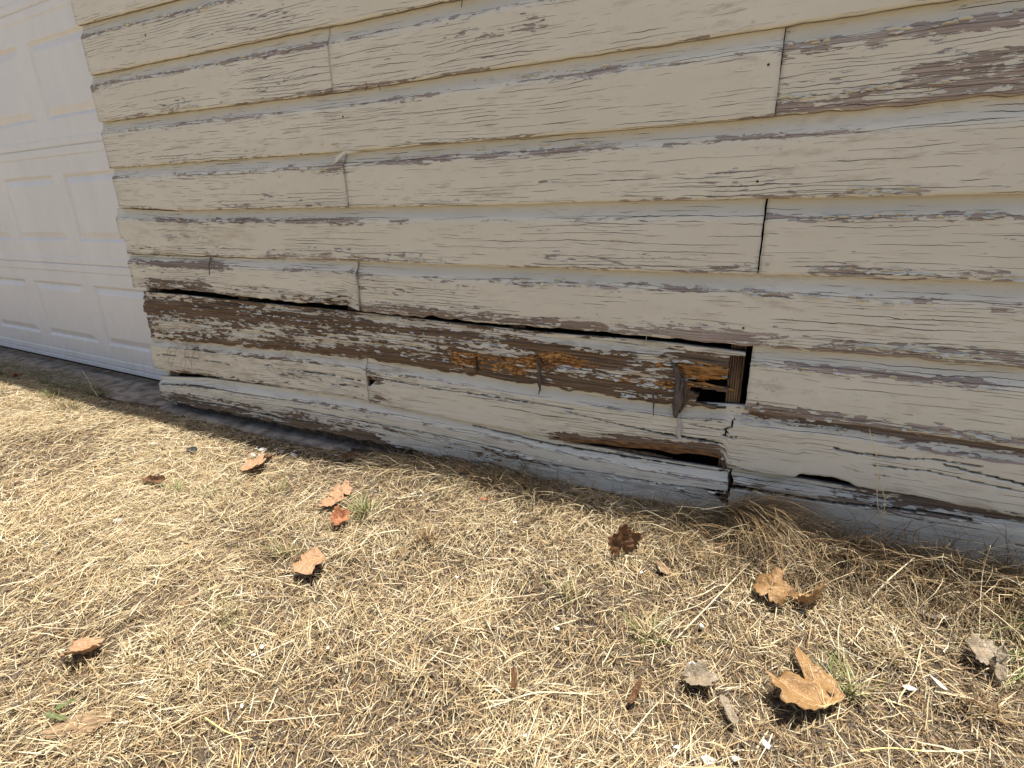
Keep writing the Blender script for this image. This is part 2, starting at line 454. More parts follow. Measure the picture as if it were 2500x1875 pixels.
def board(xl, xr, bot, top, course, lip=0.008, du=0.010, dv=0.0085, wear=(), base=0.10, wet=0.0, rotb=(),
          wetb=(), holes=(), cracks=(), jag=0.0006, endjag=0.0005, endjag2=0.0005, off=0.0, tilt=0.0, bow=0.0, flat=0.0, relief=0.0, label=None, lipcut=None, ragbot=()):
    global BOARD_N
    BOARD_N += 1
    sd = BOARD_N
    nu = int((xr - xl) / du) + 2
    u = np.linspace(xl, xr, nu)
    # rows: fraction of the exposed height
    nf = max(6, int(0.76 * EXP / dv)); nc = max(5, int(0.22 * EXP / min(dv, 0.006)))
    fr = np.concatenate([[0.0, 0.014], np.linspace(0.05, 0.76, nf), np.linspace(0.76, 0.965, nc)[1:], [1.0, 1.06]])
    nv = len(fr)
    U, FR = np.meshgrid(u, fr, indexing='ij')
    zb = bot(u); zt = top(u)
    jb = jag * 2.2 * fbm(u * 38, 0 * u + sd, 21 + sd) + jag * 2.0 * np.maximum(0, fbm(u * 14, 0 * u, 31 + sd) - .25) * 3
    for (a, b_, amt) in ragbot:
        s = np.clip((u - a) / .03, 0, 1) * np.clip((b_ - u) / .03, 0, 1)
        jb = jb + s * amt * np.abs(fbm(u * 55, 0 * u + 3, 77 + sd))
    H = (zt - zb)
    Z = zb[:, None] + np.minimum(FR, 1.0) * H[:, None]
    Z[:, 0] += jb; Z[:, 1] += jb * .9
    lp = np.full(nu, lip)
    if lipcut:
        lp = np.where((u > lipcut[0]) & (u < lipcut[1]), lipcut[2], lp)
    Z[:, -1] = zt + lp
    Z[:, -2] = zt + np.minimum(lp, 0) * .5 - 0.0005
    ct = np.clip((FR - 0.76) / 0.205, 0, 1)
    Y = 0.0130 * np.sin(ct * math.pi / 2) * (1 - flat)
    Y[:, 0] += 0.0022
    Y += off + tilt * (1 - np.minimum(FR, 1)) + bow * np.sin((U - xl) / (xr - xl) * math.pi)
    Y += 0.0022 * vnoise(U * 2.3, FR * 0.8 + sd, 51 + sd) * (1 - ct) + 0.0006 * fbm(U * 25, FR * 14, 61 + sd, 2)
    if relief:
        Y += relief * (fbm(U * 7, FR * 22 + sd, 88, 3) + .6 * np.abs(fbm(U * 16, FR * 40, 89, 2))) * (FR > .03)
    # ragged ends
    X = U.copy()
    e0 = endjag * 2 * fbm(FR[0] * 9, 0 * FR[0] + 1, 5 + sd); e1 = endjag2 * 2 * fbm(FR[0] * 9, 0 * FR[0] + 2, 9 + sd)
    fade0 = np.clip(1 - (U - xl) / .03, 0, 1); fade1 = np.clip(1 - (xr - U) / .03, 0, 1)
    X += fade0 * e0[None, :] + fade1 * e1[None, :]
    Yb = np.where(FR < 0.085, 0.0112, 0.0220) + off + 0 * U
    Yb = np.maximum(Yb, Y + 0.0015)
    keep = np.ones((nu - 1, nv - 1), bool)
    if holes or cracks:
        xc = (X[:-1, :-1] + X[1:, 1:]) / 2; zc = (Z[:-1, :-1] + Z[1:, 1:]) / 2
        wob = 0.0045 * fbm(xc * 60, zc * 160, 91 + sd)
        for h in holes:
            keep &= ~inpoly(xc + wob, zc + wob * .6, [on_wall(*p) for p in h])
        for c in cracks:
            keep &= ~crackmask(xc, zc + 0.0022 * fbm(xc * 45, 0 * zc, 13 + sd), c)
    n1 = nu * nv
    idx = np.arange(n1).reshape(nu, nv)
    Vf = np.stack([X, Y, Z], -1).reshape(-1, 3); Vb = np.stack([X, Yb, Z], -1).reshape(-1, 3)
    a, b, c, d = idx[:-1, :-1], idx[1:, :-1], idx[1:, 1:], idx[:-1, 1:]
    Q = [np.stack([a, b, c, d], -1)[keep], np.stack([d, c, b, a], -1)[keep] + n1]
    kp = np.zeros((nu + 1, nv + 1), bool); kp[1:-1, 1:-1] = keep
    K = kp[1:-1, 1:-1]
    for nb, (p, q) in ((kp[1:-1, :-2], (a, b)), (kp[1:-1, 2:], (c, d)), (kp[:-2, 1:-1], (d, a)), (kp[2:, 1:-1], (b, c))):
        s = K & ~nb
        Q.append(np.stack([q[s], p[s], p[s] + n1, q[s] + n1], -1))
    Q = np.concatenate(Q); V = np.concatenate([Vf, Vb])
    used = np.unique(Q); mp = -np.ones(len(V), np.int64); mp[used] = np.arange(len(used))
    me = quad_mesh_np('siding_board', V[used], mp[Q])
    vm = FR * EXP
    bc = np.stack([X + sd * 7.31, vm, np.full_like(X, sd * 3.7)], -1).reshape(-1, 3)
    bcb = bc.copy(); bcb[:, 1] += 0.4
    vattr(me, 'bc', 'FLOAT_VECTOR', np.concatenate([bc, bcb])[used])
    # wear
    Wr = np.full(U.shape, base + .045)
    Wr += 0.38 * np.exp(-((FR - .765) / .055) ** 2) * (0.45 + 1.1 * np.clip(vnoise(U * 5, 0 * U, 71 + sd) + .5, 0, 1))
    Wr += 0.37 * np.exp(-(FR / .06) ** 2) * (0.2 + 1.3 * np.clip(vnoise(U * 4, 0 * U + 4, 72 + sd) + .5, 0, 1))
    Wr += 0.16 * np.clip(1 - (U - xl) / .03, 0, 1) + 0.10 * np.clip(1 - (xr - U) / .03, 0, 1)
    Wr += 0.26 * vnoise(U * 3.5, FR * 2.2 + sd * 3, 73 + sd)
    Wr -= 0.12 * (ct > .5)
    def blobs(arr, lst):
        for (p0, p1, v0, v1, amt) in lst:
            zz = 0.5 * (v0 + v1)
            ym = np.interp
            x0 = px_to_x(p0, bot, top, zz); x1 = px_to_x(p1, bot, top, zz)
            su = np.clip((U - x0 + .04) / .08, 0, 1) * np.clip((x1 - U + .04) / .08, 0, 1)
            sv = np.clip((FR - v0 + .06) / .12, 0, 1) * np.clip((v1 - FR + .06) / .12, 0, 1)
            arr += amt * su * sv
    blobs(Wr, wear)
    Wt = np.full(U.shape, wet); blobs(Wt, wetb)
    Rt = np.zeros(U.shape); blobs(Rt, rotb)
    wc = np.stack([np.clip(Wr, 0, 1.2), np.clip(Wt, 0, 1), np.clip(Rt, 0, 1)], -1).reshape(-1, 3)
    wcb = wc.copy(); wcb[:, 0] = 1.0
    vattr(me, 'wear', 'FLOAT_VECTOR', np.concatenate([wc, wcb])[used])
    o = link('siding_board', me, M['siding'], wall)
    if label: o['label'] = label
    return o

def px_to_x(px, bot, top, fr):
    """wall x where the row at height fraction fr is seen at picture column px"""
    lo, hi = -0.5, XR
    for _ in range(40):
        mid = .5 * (lo + hi)
        z = bot(mid) * (1 - fr) + top(mid) * fr
        d = np.array([mid, 0, float(z)]) - CC
        w = d @ _F
        p = 1250 + CF * (d @ _R) / w if w > .05 else 99999
        if p < px: lo = mid
        else: hi = mid
    return .5 * (lo + hi)

def X(px, k, fr=.5):
    if k == 0:
        return px_x(px, 30)
    return px_to_x(px, BL[k], BL[k - 1], fr)

top0 = lambda x: BL[0](x) + EXP
g = 0.0002
boards = {}
boards['c0'] = board(X(XL[0], 0), XR, BL[0], top0, 0, base=.03)
boards['c1'] = board(X(XL[1], 1), XR, BL[1], BL[0], 1, base=.13,
      wear=[(190, 600, .70, .82, .22), (200, 700, 0, .45, .16), (380, 440, .6, .85, .25), (700, 1100, .1, .6, .06)])
boards['c2a'] = board(X(XL[2], 2), X(803, 2) - g, BL[2], BL[1], 2, base=.13,
      wear=[(220, 800, .68, .85, .18), (380, 480, .1, .25, .32), (600, 800, .2, .45, .14)])
boards['c2b'] = board(X(803, 2) + g, XR, BL[2], BL[1], 2, base=.07, off=.0012,
      wear=[(805, 1330, .02, .62, .22), (805, 980, 0, .12, .35), (1280, 1400, .4, .75, .22), (850, 1250, .72, .86, .16)])
boards['c3a'] = board(X(XL[3], 3), X(1904, 3) - g, BL[3], BL[2], 3, base=.08,
      wear=[(260, 700, .72, .84, .22), (330, 480, .05, .2, .26), (480, 850, 0, .1, .16), (1000, 1600, .74, .82, .18), (1280, 1420, .3, .45, .18)])
boards['c3b'] = board(X(1905, 3) + g, XR, BL[3], BL[2], 3, base=.33, off=.0022, jag=.0016,
      wear=[(1906, 2600, .66, .84, .30), (1906, 2130, 0, .22, .36), (2200, 2700, .02, .42, .46), (1920, 2600, .3, .6, .10)])
boards['c4a'] = board(X(XL[4], 4), X(843, 4) - g, BL[4], BL[3], 4, base=.14, off=-.0010,
      wear=[(400, 845, .62, .8, .26), (520, 845, .0, .4, .18), (790, 845, .6, .95, .35), (300, 420, .1, .6, -.1)])
boards['c4b'] = board(X(843.5, 4) + g, XR, BL[4], BL[3], 4, base=.10,
      wear=[(850, 1500, .68, .86, .26), (850, 1450, .05, .4, .12), (1550, 2100, .7, .84, .2), (1700, 1850, .05, .35, .26), (1950, 2260, 0, .1, .34), (2350, 2700, .1, .5, .18)])
boards['c5a'] = board(X(XL[5], 5), X(1858.5, 5) - g * 1.5, BL[5], BL[4], 5, base=.09, lipcut=(-1, X(440, 5), -0.004), endjag=.004,
      wear=[(380, 860, .70, .86, .46), (390, 510, .38, .62, .34), (300, 560, 0, .25, .38), (560, 1080, .02, .24, .30), (1300, 1850, .0, .28, .26)], wetb=[(300, 620, 0, .7, .55), (380, 860, .6, .9, .2)],
      holes=[[(262, 583), (297, 580), (308, 590), (314, 640), (262, 640)]])
boards['c5b'] = board(X(1862, 5) + g * 1.5, XR, BL[5], BL[4], 5, base=.11, off=.0018, jag=.0016,
      wear=[(1870, 2600, .64, .8, .30), (1980, 2330, 0, .16, .55), (2330, 2700, 0, .2, .4), (1870, 2100, .1, .4, .16), (2400, 2700, .3, .6, .30)])
boards['c6a'] = board(X(XL[6], 6), X(874, 6) - g, BL[6], BL[5], 6, base=.18, off=-.0035, tilt=-.003, jag=.002, endjag=.003,
      wear=[(320, 560, .62, 1.0, .4), (350, 520, 0, .3, .50), (560, 875, 0, .28, .34), (340, 520, .3, .6, .12)], wetb=[(320, 880, 0, .35, .7), (320, 560, .6, 1., .45), (780, 880, 0, 1, .35)], lipcut=(-1, X(700, 6), -.003))
boards['c6b'] = board(X(875, 6) + g, XR, BL[6], BL[5], 6, base=.13, jag=.0018,
      wear=[(880, 1150, .2, .7, .18), (877, 1850, 0, .17, .60), (1150, 1700, .1, .3, .16), (1250, 1500, .64, .8, .36), (1500, 2000, .66, .84, .22), (1650, 2050, .02, .34, .30), (2000, 2700, .0, .24, .48), (2050, 2600, .66, .84, .2)],
      wetb=[(877, 1500, 0, .2, .45), (877, 1000, .2, .7, .3)])
top7 = wline([(343, 713), (436, 720), (540, 732), (850, 762), (1097, 789), (1302, 811), (1650, 840), (1822, 862)])
boards['c7a'] = board(X(XL[7], 7), X(1821, 7, .95), BL[7], top7, 7, base=.62, wet=.90, off=.003, tilt=-.002, lip=0, flat=.55, relief=.0055, du=.0035, dv=.0024, jag=.003, endjag=.006, bow=.002,
      wear=[(350, 640, .58, .86, .34), (400, 900, .66, .78, .2), (560, 1300, .22, .6, -.07), (420, 620, .1, .4, -.12), (900, 1500, .80, 1.05, -.18), (1080, 1340, .02, .50, .36), (1290, 1400, .42, .72, .40), (1340, 1800, .0, .30, .30), (1380, 1560, .5, .78, .34), (1640, 1830, .2, .9, .36), (500, 1300, 0, .14, .34), (700, 1500, .94, 1.05, .35), (345, 420, .15, .6, .15)],
      rotb=[(1080, 1210, .08, .48, .60), (1215, 1345, .10, .52, .60), (1290, 1400, .42, .70, .62), (1250, 1340, .74, .96, .50), (990, 1070, .40, .54, .58), (1640, 1790, .30, .78, .64), (1480, 1660, .24, .42, .56), (1340, 1500, .40, .62, .50), (900, 1000, .42, .52, .52), (1560, 1660, .55, .72, .50), (350, 500, .10, .42, .30)],
      holes=[[(1673, 927), (1720, 930), (1773, 926), (1785, 948), (1773, 951), (1720, 944), (1690, 938)],
             [(1682, 945), (1715, 948), (1775, 959), (1778, 962), (1770, 998), (1719, 990), (1697, 981), (1706, 966), (1678, 953)],
             [(1779, 872), (1840, 872), (1840, 1030), (1769, 1000), (1776, 940)]],
      cracks=[[(1640, 884, 3), (1700, 905, 2), (1770, 912, 4)], [(1200, 935, 3), (1290, 948, 4), (1330, 955, 2)], [(1160, 872, 5), (1162, 905, 5)]],
      label='rotten dark brown board with scraps of cream paint and orange decay')
boards['c7b'] = board(X(1828, 7), XR, BL[7], BL[6], 7, base=.12, jag=.0018, endjag=.0008,
      wear=[(1828, 2700, .0, .16, .58), (1840, 2600, .68, .84, .26), (1828, 1960, .04, .2, .2), (2300, 2700, .1, .5, .14)], wetb=[(1828, 2000, 0, .15, .5)])
boards['c8a'] = board(X(XL[8], 8), X(895, 8) - g, BL[8], BL[7], 8, base=.15, off=-.001, endjag=.005, jag=.002, du=.005, dv=.005,
      wear=[(370, 470, .0, .7, .16), (650, 895, .1, .6, .24), (400, 895, 0, .12, .25)], wetb=[(370, 900, 0, 1, .75)],
      cracks=[[(383, 866, 4), (440, 869, 3), (560, 890, 2)], [(640, 892, 2), (800, 915, 4), (880, 930, 2)]])
bot8b = wline([(897, 984), (954, 996), (1147, 1032), (1336, 1067), (1420, 1078), (1482, 1085), (1556, 1091), (1644, 1101), (1752, 1113), (1768, 1122), (1774, 1143), (1938, 1168),
               (1953, 1158), (2024, 1165), (2070, 1178), (2094, 1189), (2234, 1212), (2500, 1263)])
boards['c8b'] = board(X(896, 8) + g, XR, bot8b, BL[7], 8, base=.10, du=.0035, dv=.0024, jag=.0016,
      wear=[(897, 960, 0, .25, .5), (897, 945, .5, .75, .6), (930, 1320, .58, .70, .30), (1330, 1500, 0, .12, .85), (1480, 1780, 0, .25, .95), (1800, 2700, .88, 1.1, 1.0), (1900, 2600, .45, .6, .12)],
      wetb=[(897, 1000, 0, 1, .8), (1300, 1790, 0, .45, .8), (1640, 1850, .7, 1., .8), (1800, 2700, .8, 1, .6), (1900, 2700, 0, .1, .8)], rotb=[(1360, 1780, 0, .22, .40)],
      holes=[[(893, 919), (903, 917), (914, 924), (920, 928), (912, 936), (904, 944), (893, 941)]],
      cracks=[[(1795, 1024, 4), (1788, 1030, 4), (1788, 1042, 4), (1768, 1048, 4), (1776, 1055, 5), (1764, 1064, 4)], [(1764, 1064, 4), (1790, 1070, 4), (1797, 1068, 5)],
              [(1380, 1004, 2.5), (1500, 1034, 3), (1655, 1066, 7), (1740, 1078, 6), (1766, 1084, 3)],
              [(2036, 1094, 6), (2080, 1104, 4), (2163, 1116, 5), (2283, 1123, 3), (2402, 1139, 3)], [(2306, 1135, 4), (2400, 1158, 4), (2500, 1183, 6), (2600, 1210, 4)],
              [(2132, 1136, 2.5), (2267, 1151, 3.5), (2400, 1180, 3), (2540, 1210, 2)], [(930, 925, 4), (1050, 947, 3), (1200, 968, 3.5), (1400, 1000, 2.5)], [(1680, 1036, 2), (1766, 1050, 3)]],
      label='cream board cracked through and rotted away along its lower edge')
top9 = wline([(384, 922), (500, 926), (850, 972), (1186, 1040), (1336, 1072), (1400, 1088), (1476, 1101), (1570, 1121), (1776, 1154)])
boards['c9a'] = board(X(XL[9], 9), X(1775, 9), BL[9], top9, 9, base=.20, du=.0035, dv=.0024, lip=.002, jag=.004, endjag=.006, endjag2=.003, off=-.001, tilt=-.004, bow=-.003,
      wear=[(390, 950, 0, .22, .62), (390, 900, .22, .42, .30), (390, 700, .35, .75, .12), (700, 1300, .25, .55, .14), (1300, 1760, .30, .42, .34), (1420, 1760, .02, .28, -.2), (850, 1300, 0, .12, .34), (1330, 1780, .92, 1.1, .5)], wetb=[(380, 1400, 0, .5, .85), (1200, 1780, .25, .5, .8), (380, 1300, .5, 1, .25)],
      cracks=[[(395, 938, 5), (480, 941, 5), (600, 961, 4), (760, 985, 2)], [(420, 968, 4), (560, 990, 4), (700, 1020, 5), (800, 1035, 3)], [(700, 992, 2), (900, 1030, 3), (1100, 1066, 3), (1250, 1100, 2)],
              [(1150, 1042, 3), (1350, 1088, 5), (1476, 1110, 5), (1570, 1126, 4), (1776, 1158, 3)], [(1350, 1133, 3), (1480, 1155, 3), (1600, 1178, 4), (1700, 1190, 5), (1776, 1200, 3)]],
      holes=[[(1722, 1193), (1780, 1203), (1780, 1236), (1766, 1232), (1752, 1216), (1736, 1210)]])
boards['c9b'] = board(X(1783, 9), XR, BL[9], BL[8], 9, base=.09, du=.0035, dv=.0024, lip=-.001, off=.002, jag=.002, endjag=.004,
      wear=[(1785, 1850, .6, 1, .4), (1785, 2100, .8, 1., .3), (1785, 2500, .60, .78, .2), (2050, 2700, .86, 1.1, 1.)], wetb=[(1780, 2700, .55, 1., .7)],
      cracks=[[(1780, 1188, 13), (1830, 1196, 12), (1880, 1204, 10), (1990, 1222, 8), (2110, 1237, 6), (2240, 1251, 5), (2374, 1272, 4)], [(2480, 1330, 2), (2600, 1360, 3)]])
# courses above the picture
for k in range(1, 7):
    f0 = (lambda kk: (lambda x: BL[0](x) * 0 + BL[0](1.5) + EXP * kk))(k)
    f1 = (lambda kk: (lambda x: BL[0](x) * 0 + BL[0](1.5) + EXP * kk))(k + 1)
    if k == 1:
        f0 = top0
    js = [0.93, 1.95][k % 2]
    board(.0, js - g, f0, f1, -k, du=.03, dv=.02)
    board(js + g, XR, f0, f1, -k, du=.03, dv=.02)
ZTOP = float(BL[0](1.5) + EXP * 7)

# behind the boards: studs, an added dark backing sheet, the closed return at the corner
def part(name, a, b, mat, parent=wall, bev=0.0):
    return link(name, box_mesh(name, a, b, bev), M[mat], parent)
part('void_backing', (0.02, 0.112, -0.02), (XR, 0.125, ZTOP - .002), 'void')  # added sheet: stops light leaking in, keeps the holes dark
for xs in (0.03, 0.47, 0.915, 1.42, 2.38, 2.85, 3.30, 3.80):
    part('stud', (xs, 0.0265, 0.0), (xs + .04, 0.110, ZTOP - .004), 'darkwood')
part('sill_plate', (0.025, 0.0275, -0.0225), (XR - .01, 0.108, -0.0015), 'darkwood')
part('corner_board', (0.001, 0.0260, -0.02), (0.018, 0.150, ZTOP - .003), 'roof')
part('end_board', (XR - .0, 0.0260, -0.02), (XR + .018, 0.150, ZTOP - .003), 'roof')

# the grooved, weathered stud that shows at the broken board end
def grooved_stud():
    x0, x1 = on_wall(1774, 935, .014)[0], on_wall(1812, 935, .014)[0]
    n = 57
    us = np.linspace(0, 1, n)
    prof = 0.0080 * (np.abs(np.sin(us * math.pi * 6)) ** 0.5)
    zs = np.linspace(0.02, 0.95, 60)
    V = []
    for z in zs:
        for i, t in enumerate(us):
            V.append((x0 + (x1 - x0) * t, 0.0305 - prof[i] + 0.0016 * fbm(t * 30, z * 9, 8, 2) + .002, z))
    for z in zs:
        for t in us:
            V.append((x0 + (x1 - x0) * t, 0.108, z))
    Fc = []; N = n * 60
    for j in range(59):
        for i in range(n - 1):
            a = j * n + i
            Fc.append((a, a + 1, a + n + 1, a + n)); Fc.append((a + N, a + n + N, a + n + 1 + N, a + 1 + N))
        a = j * n; Fc.append((a, a + n, a + n + N, a + N)); a = j * n + n - 1; Fc.append((a, a + N, a + n + N, a + n))
    for i in range(n - 1):
        Fc.append((i, i + N, i + 1 + N, i + 1)); a = 59 * n + i; Fc.append((a, a + 1, a + 1 + N, a + N))
    o = link('stud', mesh('stud', V, Fc), M['stud'], wall, True)
    o['label'] = 'deeply grooved weathered stud showing in the hole'
grooved_stud()

# ------------------------------------------------------------------ splinters, nails, flakes on the wall
def shard(name, pts, widths, thick, mat, parent, y0=-0.003, ys=None, seed=0):
    """a strip seen at picture points pts, with real thickness, ragged outline"""
    L = []
    n = 14
    P = [on_wall(*p) for p in pts]
    for i in range(n):
        t = i / (n - 1) * (len(P) - 1); k = min(int(t), len(P) - 2); f = t - k
        x = P[k][0] * (1 - f) + P[k + 1][0] * f; z = P[k][1] * (1 - f) + P[k + 1][1] * f
        wd = (widths[k] * (1 - f) + widths[k + 1] * f) * .00078 * .5
        y = y0 if ys is None else ys[k] * (1 - f) + ys[k + 1] * f
        L.append((x, y, z, wd))
    d = Vector((P[-1][0] - P[0][0], 0, P[-1][1] - P[0][1])).normalized()
    s = Vector((d.z, 0, -d.x))
    V = []
    for i, (x, y, z, wd) in enumerate(L):
        j1 = 1 + .7 * float(fbm(i * .9, seed, 4)); j2 = 1 + .7 * float(fbm(i * .9, seed + 5, 4))
        c = Vector((x, y, z))
        for q, yy in ((-wd * j1, 0), (-wd * .3, -thick * .9), (wd * .4, -thick * .7), (wd * j2, 0), (wd * .4, thick * .5), (-wd * .4, thick * .5)):
            V.append(c + s * q + Vector((0, yy, 0)))
    Fc = []
    for i in range(n - 1):
        for k in range(6):
            Fc.append((i * 6 + k, i * 6 + (k + 1) % 6, (i + 1) * 6 + (k + 1) % 6, (i + 1) * 6 + k))
    Fc.append(tuple(range(6))); Fc.append(tuple(range((n - 1) * 6, n * 6))[::-1])
    return link(name, mesh(name, V, Fc), M[mat], parent)

R7 = boards['c7a']; R8 = boards['c8b']
shard('splinter', [(1640, 884), (1652, 900), (1660, 940), (1656, 985), (1652, 1016)], [3, 16, 24, 24, 10], .004, 'greywood', R7, ys=[-.001, -.006, -.009, -.010, -.010], seed=1)
shard('splinter', [(1668, 905), (1674, 935), (1670, 985), (1660, 1006)], [3, 10, 12, 4], .004, 'darkwood', R7, ys=[-.000, -.003, -.004, -.006], seed=2)
shard('splinter', [(1658, 1018), (1660, 1040), (1657, 1072)], [5, 14, 12], .002, 'palewood', R8, y0=-.003, seed=3)
shard('splinter', [(1314, 872), (1319, 890), (1318, 925), (1320, 950), (1316, 962)], [6, 15, 14, 7, 2], .003, 'greywood', R7, y0=-.004, seed=4)
shard('splinter', [(1594, 957), (1597, 980), (1596, 1016)], [4, 6, 1], .0015, 'greywood', R7, y0=-.004, seed=5)
shard('splinter', [(1163, 878), (1164, 895), (1162, 914)], [3, 7, 5], .002, 'darkwood', R7, y0=-.002, seed=6)
shard('splinter', [(1672, 934), (1720, 940), (1795, 956)], [5, 9, 3], .003, 'orangewood', R7, y0=.006, seed=7)
shard('splinter', [(1655, 890), (1720, 902), (1778, 908)], [4, 20, 17], .004, 'orangewood', R7, y0=.000, seed=8)
shard('splinter', [(1650, 900), (1720, 918), (1772, 924)], [4, 13, 9], .003, 'orangewood', R7, y0=.002, seed=9)
shard('splinter', [(1340, 1071), (1480, 1080), (1640, 1094), (1762, 1112)], [6, 18, 25, 17], .0022, 'brownwood', R8, y0=-.0004, seed=10)
shard('splinter', [(1480, 1096), (1560, 1110), (1640, 1124)], [3, 12, 3], .003, 'darkwood', R8, y0=.012, seed=11)
shard('splinter', [(1758, 1114), (1766, 1128), (1768, 1148)], [8, 14, 8], .004, 'darkwood', R8, y0=.006, seed=12)
shard('peeling_strip', [(880, 370), (845, 372), (828, 388), (815, 397)], [2, 8, 14, 4], .0012, 'flake', boards['c4a'], ys=[-.002, -.006, -.008, -.002], seed=13)
shard('splinter', [(893, 922), (905, 928), (918, 934)], [6, 10, 4], .003, 'brownwood', R8, y0=.009, seed=21)
# hanging nail under the fifth course, little bent nails
def wire(name, pts, r, mat, parent, ys):
    P = [(*on_wall(*p), y) for p, y in zip(pts, ys)]
    return link(name, tube_mesh(name, [(x, y, z) for x, z, y in P], r, 5), M[mat], parent, True)
wire('bent_nail', [(512, 628), (513, 645), (516, 670)], .0014, 'rust', boards['c5a'], [.004, -.004, -.006])
wire('bent_nail', [(688, 630), (690, 640)], .0009, 'nail', boards['c5a'], [.004, -.003])
wire('bent_nail', [(893, 206), (897, 213), (895, 222)], .0009, 'rust', boards['c2b'], [.004, -.002, -.004])
wire('bent_nail', [(918, 204), (926, 211), (931, 221)], .0009, 'rust', boards['c2b'], [.004, -.002, -.004])
wire('bent_nail', [(1127, -4), (1129, 6), (1129, 19)], .0009, 'rust', boards['c1'], [.004, -.002, -.004])
wire('hanging_fibre', [(1555, 799), (1572, 800), (1581, 812), (1579, 830), (1568, 842)], .0006, 'palewood', R7, [.0, -.006, -.008, -.006, -.002])

nail_me = None
def nail(px, py, parent, y=-.0004, rr=.0038, mat='nail'):
    import bmesh
    x, z = on_wall(px, py)
    key = 'nail_' + mat
    me = bpy.data.meshes.get(key)
    if me is None:
        prof = [(0.0, -1.0), (.32, -.95), (.36, -.6), (.75, -.95), (1.0, -.55), (1.05, .9)]
        n = 14; V = []; Fc = []
        for r, yy in prof:
            for k in range(n):
                a = 2 * math.pi * k / n
                V.append((r * math.cos(a), yy * .35, r * math.sin(a)))
        for i in range(len(prof) - 1):
            for k in range(n):
                Fc.append((i * n + k, i * n + (k + 1) % n, (i + 1) * n + (k + 1) % n, (i + 1) * n + k))
        me = mesh(key, V, Fc); me.materials.append(M[mat])
    o = bpy.data.objects.new('nail_head', me); COL.objects.link(o); o.parent = parent
    o.location = (x, y, z); o.scale = (rr, rr, rr)
NAILS = [('c5a', 1820, 643), ('c5b', 1873, 646), ('c8b', 1764, 1120), ('c8b', 1783, 1128), ('c8b', 1804, 1125), ('c8b', 1792, 1070), ('c4b', 1848, 361), ('c4b', 1906, 363),
         ('c4b', 1849, 443), ('c4b', 1902, 454), ('c1', 299, 87), ('c1', 355, 86), ('c3a', 1876, 158), ('c3a', 1868, 252), ('c2a', 792, 131), ('c2a', 800, 198),
         ('c3a', 815, 282), ('c3a', 837, 285), ('c4a', 828, 482), ('c4b', 858, 487), ('c6b', 1850, 821), ('c6b', 1815, 801), ('c6a', 325, 670), ('c6a', 330, 683), ('c9a', 1757, 1183),
         ('c9a', 1759, 1186 + 40), ('c5a', 858, 620), ('c5a', 874, 621), ('c8a', 886, 965), ('c9a', 884, 1022), ('c7b', 1850, 985), ('c2b', 1839, 52), ('c9a', 437, 975)]
for b_, px, py in NAILS:
    nail(px, py, boards[b_], rr=.0029 if b_ in ('c5a', 'c5b', 'c8b', 'c9a') else .0022, mat='nail' if b_ in ('c5a', 'c5b', 'c8b', 'c9a') else ('rust' if (px * 7 + py) % 3 == 0 else 'flake'))

# curled flakes of paint standing off the boards: one stuff part per board
def flakes(key, spots, n, seed):
    r = np.random.default_rng(seed)
    bd = boards[key]
    co = np.empty(len(bd.data.vertices) * 3, np.float32); bd.data.vertices.foreach_get('co', co); co = co.reshape(-1, 3)
    V = []; Q = []
    for _ in range(n):
        p0, p1 = spots[r.integers(len(spots))]
        t = r.random()
        px = p0[0] + (p1[0] - p0[0]) * t + r.normal(0, 6); py = p0[1] + (p1[1] - p0[1]) * t + r.normal(0, 3.0)
        x, z = on_wall(px, py)
        k = np.argmin((co[:, 0] - x) ** 2 + (co[:, 2] - z) ** 2 + 0.3 * (co[:, 1] > .0145))
        if abs(co[k, 0] - x) > .01 or abs(co[k, 2] - z) > .01: continue
        y = co[k, 1] - .0004
        L = r.uniform(.006, .024); Wd = r.uniform(.0020, .0055); curl = r.uniform(.0015, .0055); sgn = r.choice([-1, 1])
        b = len(V); m = 5
        for i in range(m):
            s = i / (m - 1)
            jl = r.normal(0, .12)
            for q in (0, 1):
                xx = x + (s - .5) * L + (q * .2 * L * r.normal(0, .4))
                zz = z + sgn * (q * Wd * (1 - .5 * abs(s - .5) * 2 + jl))
                yy = y - q * curl * (1 - (s - .5) ** 2 * 2) 
                V.append((xx, yy, zz))
        for i in range(m - 1):
            Q.append((b + 2 * i, b + 2 * i + 2, b + 2 * i + 3, b + 2 * i + 1))
    if not V: return
    me = quad_mesh_np('paint_flakes', np.array(V), np.array(Q))
    o = link('paint_flakes', me, M['flake'], bd)
    o['kind'] = 'stuff'
    md = o.modifiers.new('thick', 'SOLIDIFY'); md.thickness = .0004
flakes('c1', [((205, 88), (560, 5))], 26, 1)
flakes('c2a', [((225, 205), (760, 112)), ((380, 270), (480, 258))], 34, 2)
flakes('c3a', [((260, 318), (700, 262)), ((350, 392), (850, 350)), ((1010, 208), (1600, 152))], 40, 3)
flakes('c3b', [((1930, 112), (2500, 30)), ((1910, 240), (2300, 200))], 34, 4)
flakes('c4a', [((430, 432), (840, 405))], 22, 5)
flakes('c4b', [((850, 392), (1500, 345)), ((1950, 470), (2250, 462))], 34, 6)
flakes('c5a', [((390, 538), (860, 538)), ((400, 575), (500, 580)), ((850, 625), (1100, 640))], 50, 7)
flakes('c5b', [((1990, 655), (2500, 680)), ((1870, 535), (2450, 525))], 34, 8)
flakes('c6b', [((1200, 680), (1480, 695)), ((900, 745), (1650, 810)), ((1700, 705), (2300, 745)), ((1900, 835), (2400, 870))], 60, 9)
flakes('c6a', [((350, 690), (480, 700)), ((570, 710), (870, 725))], 26, 10)
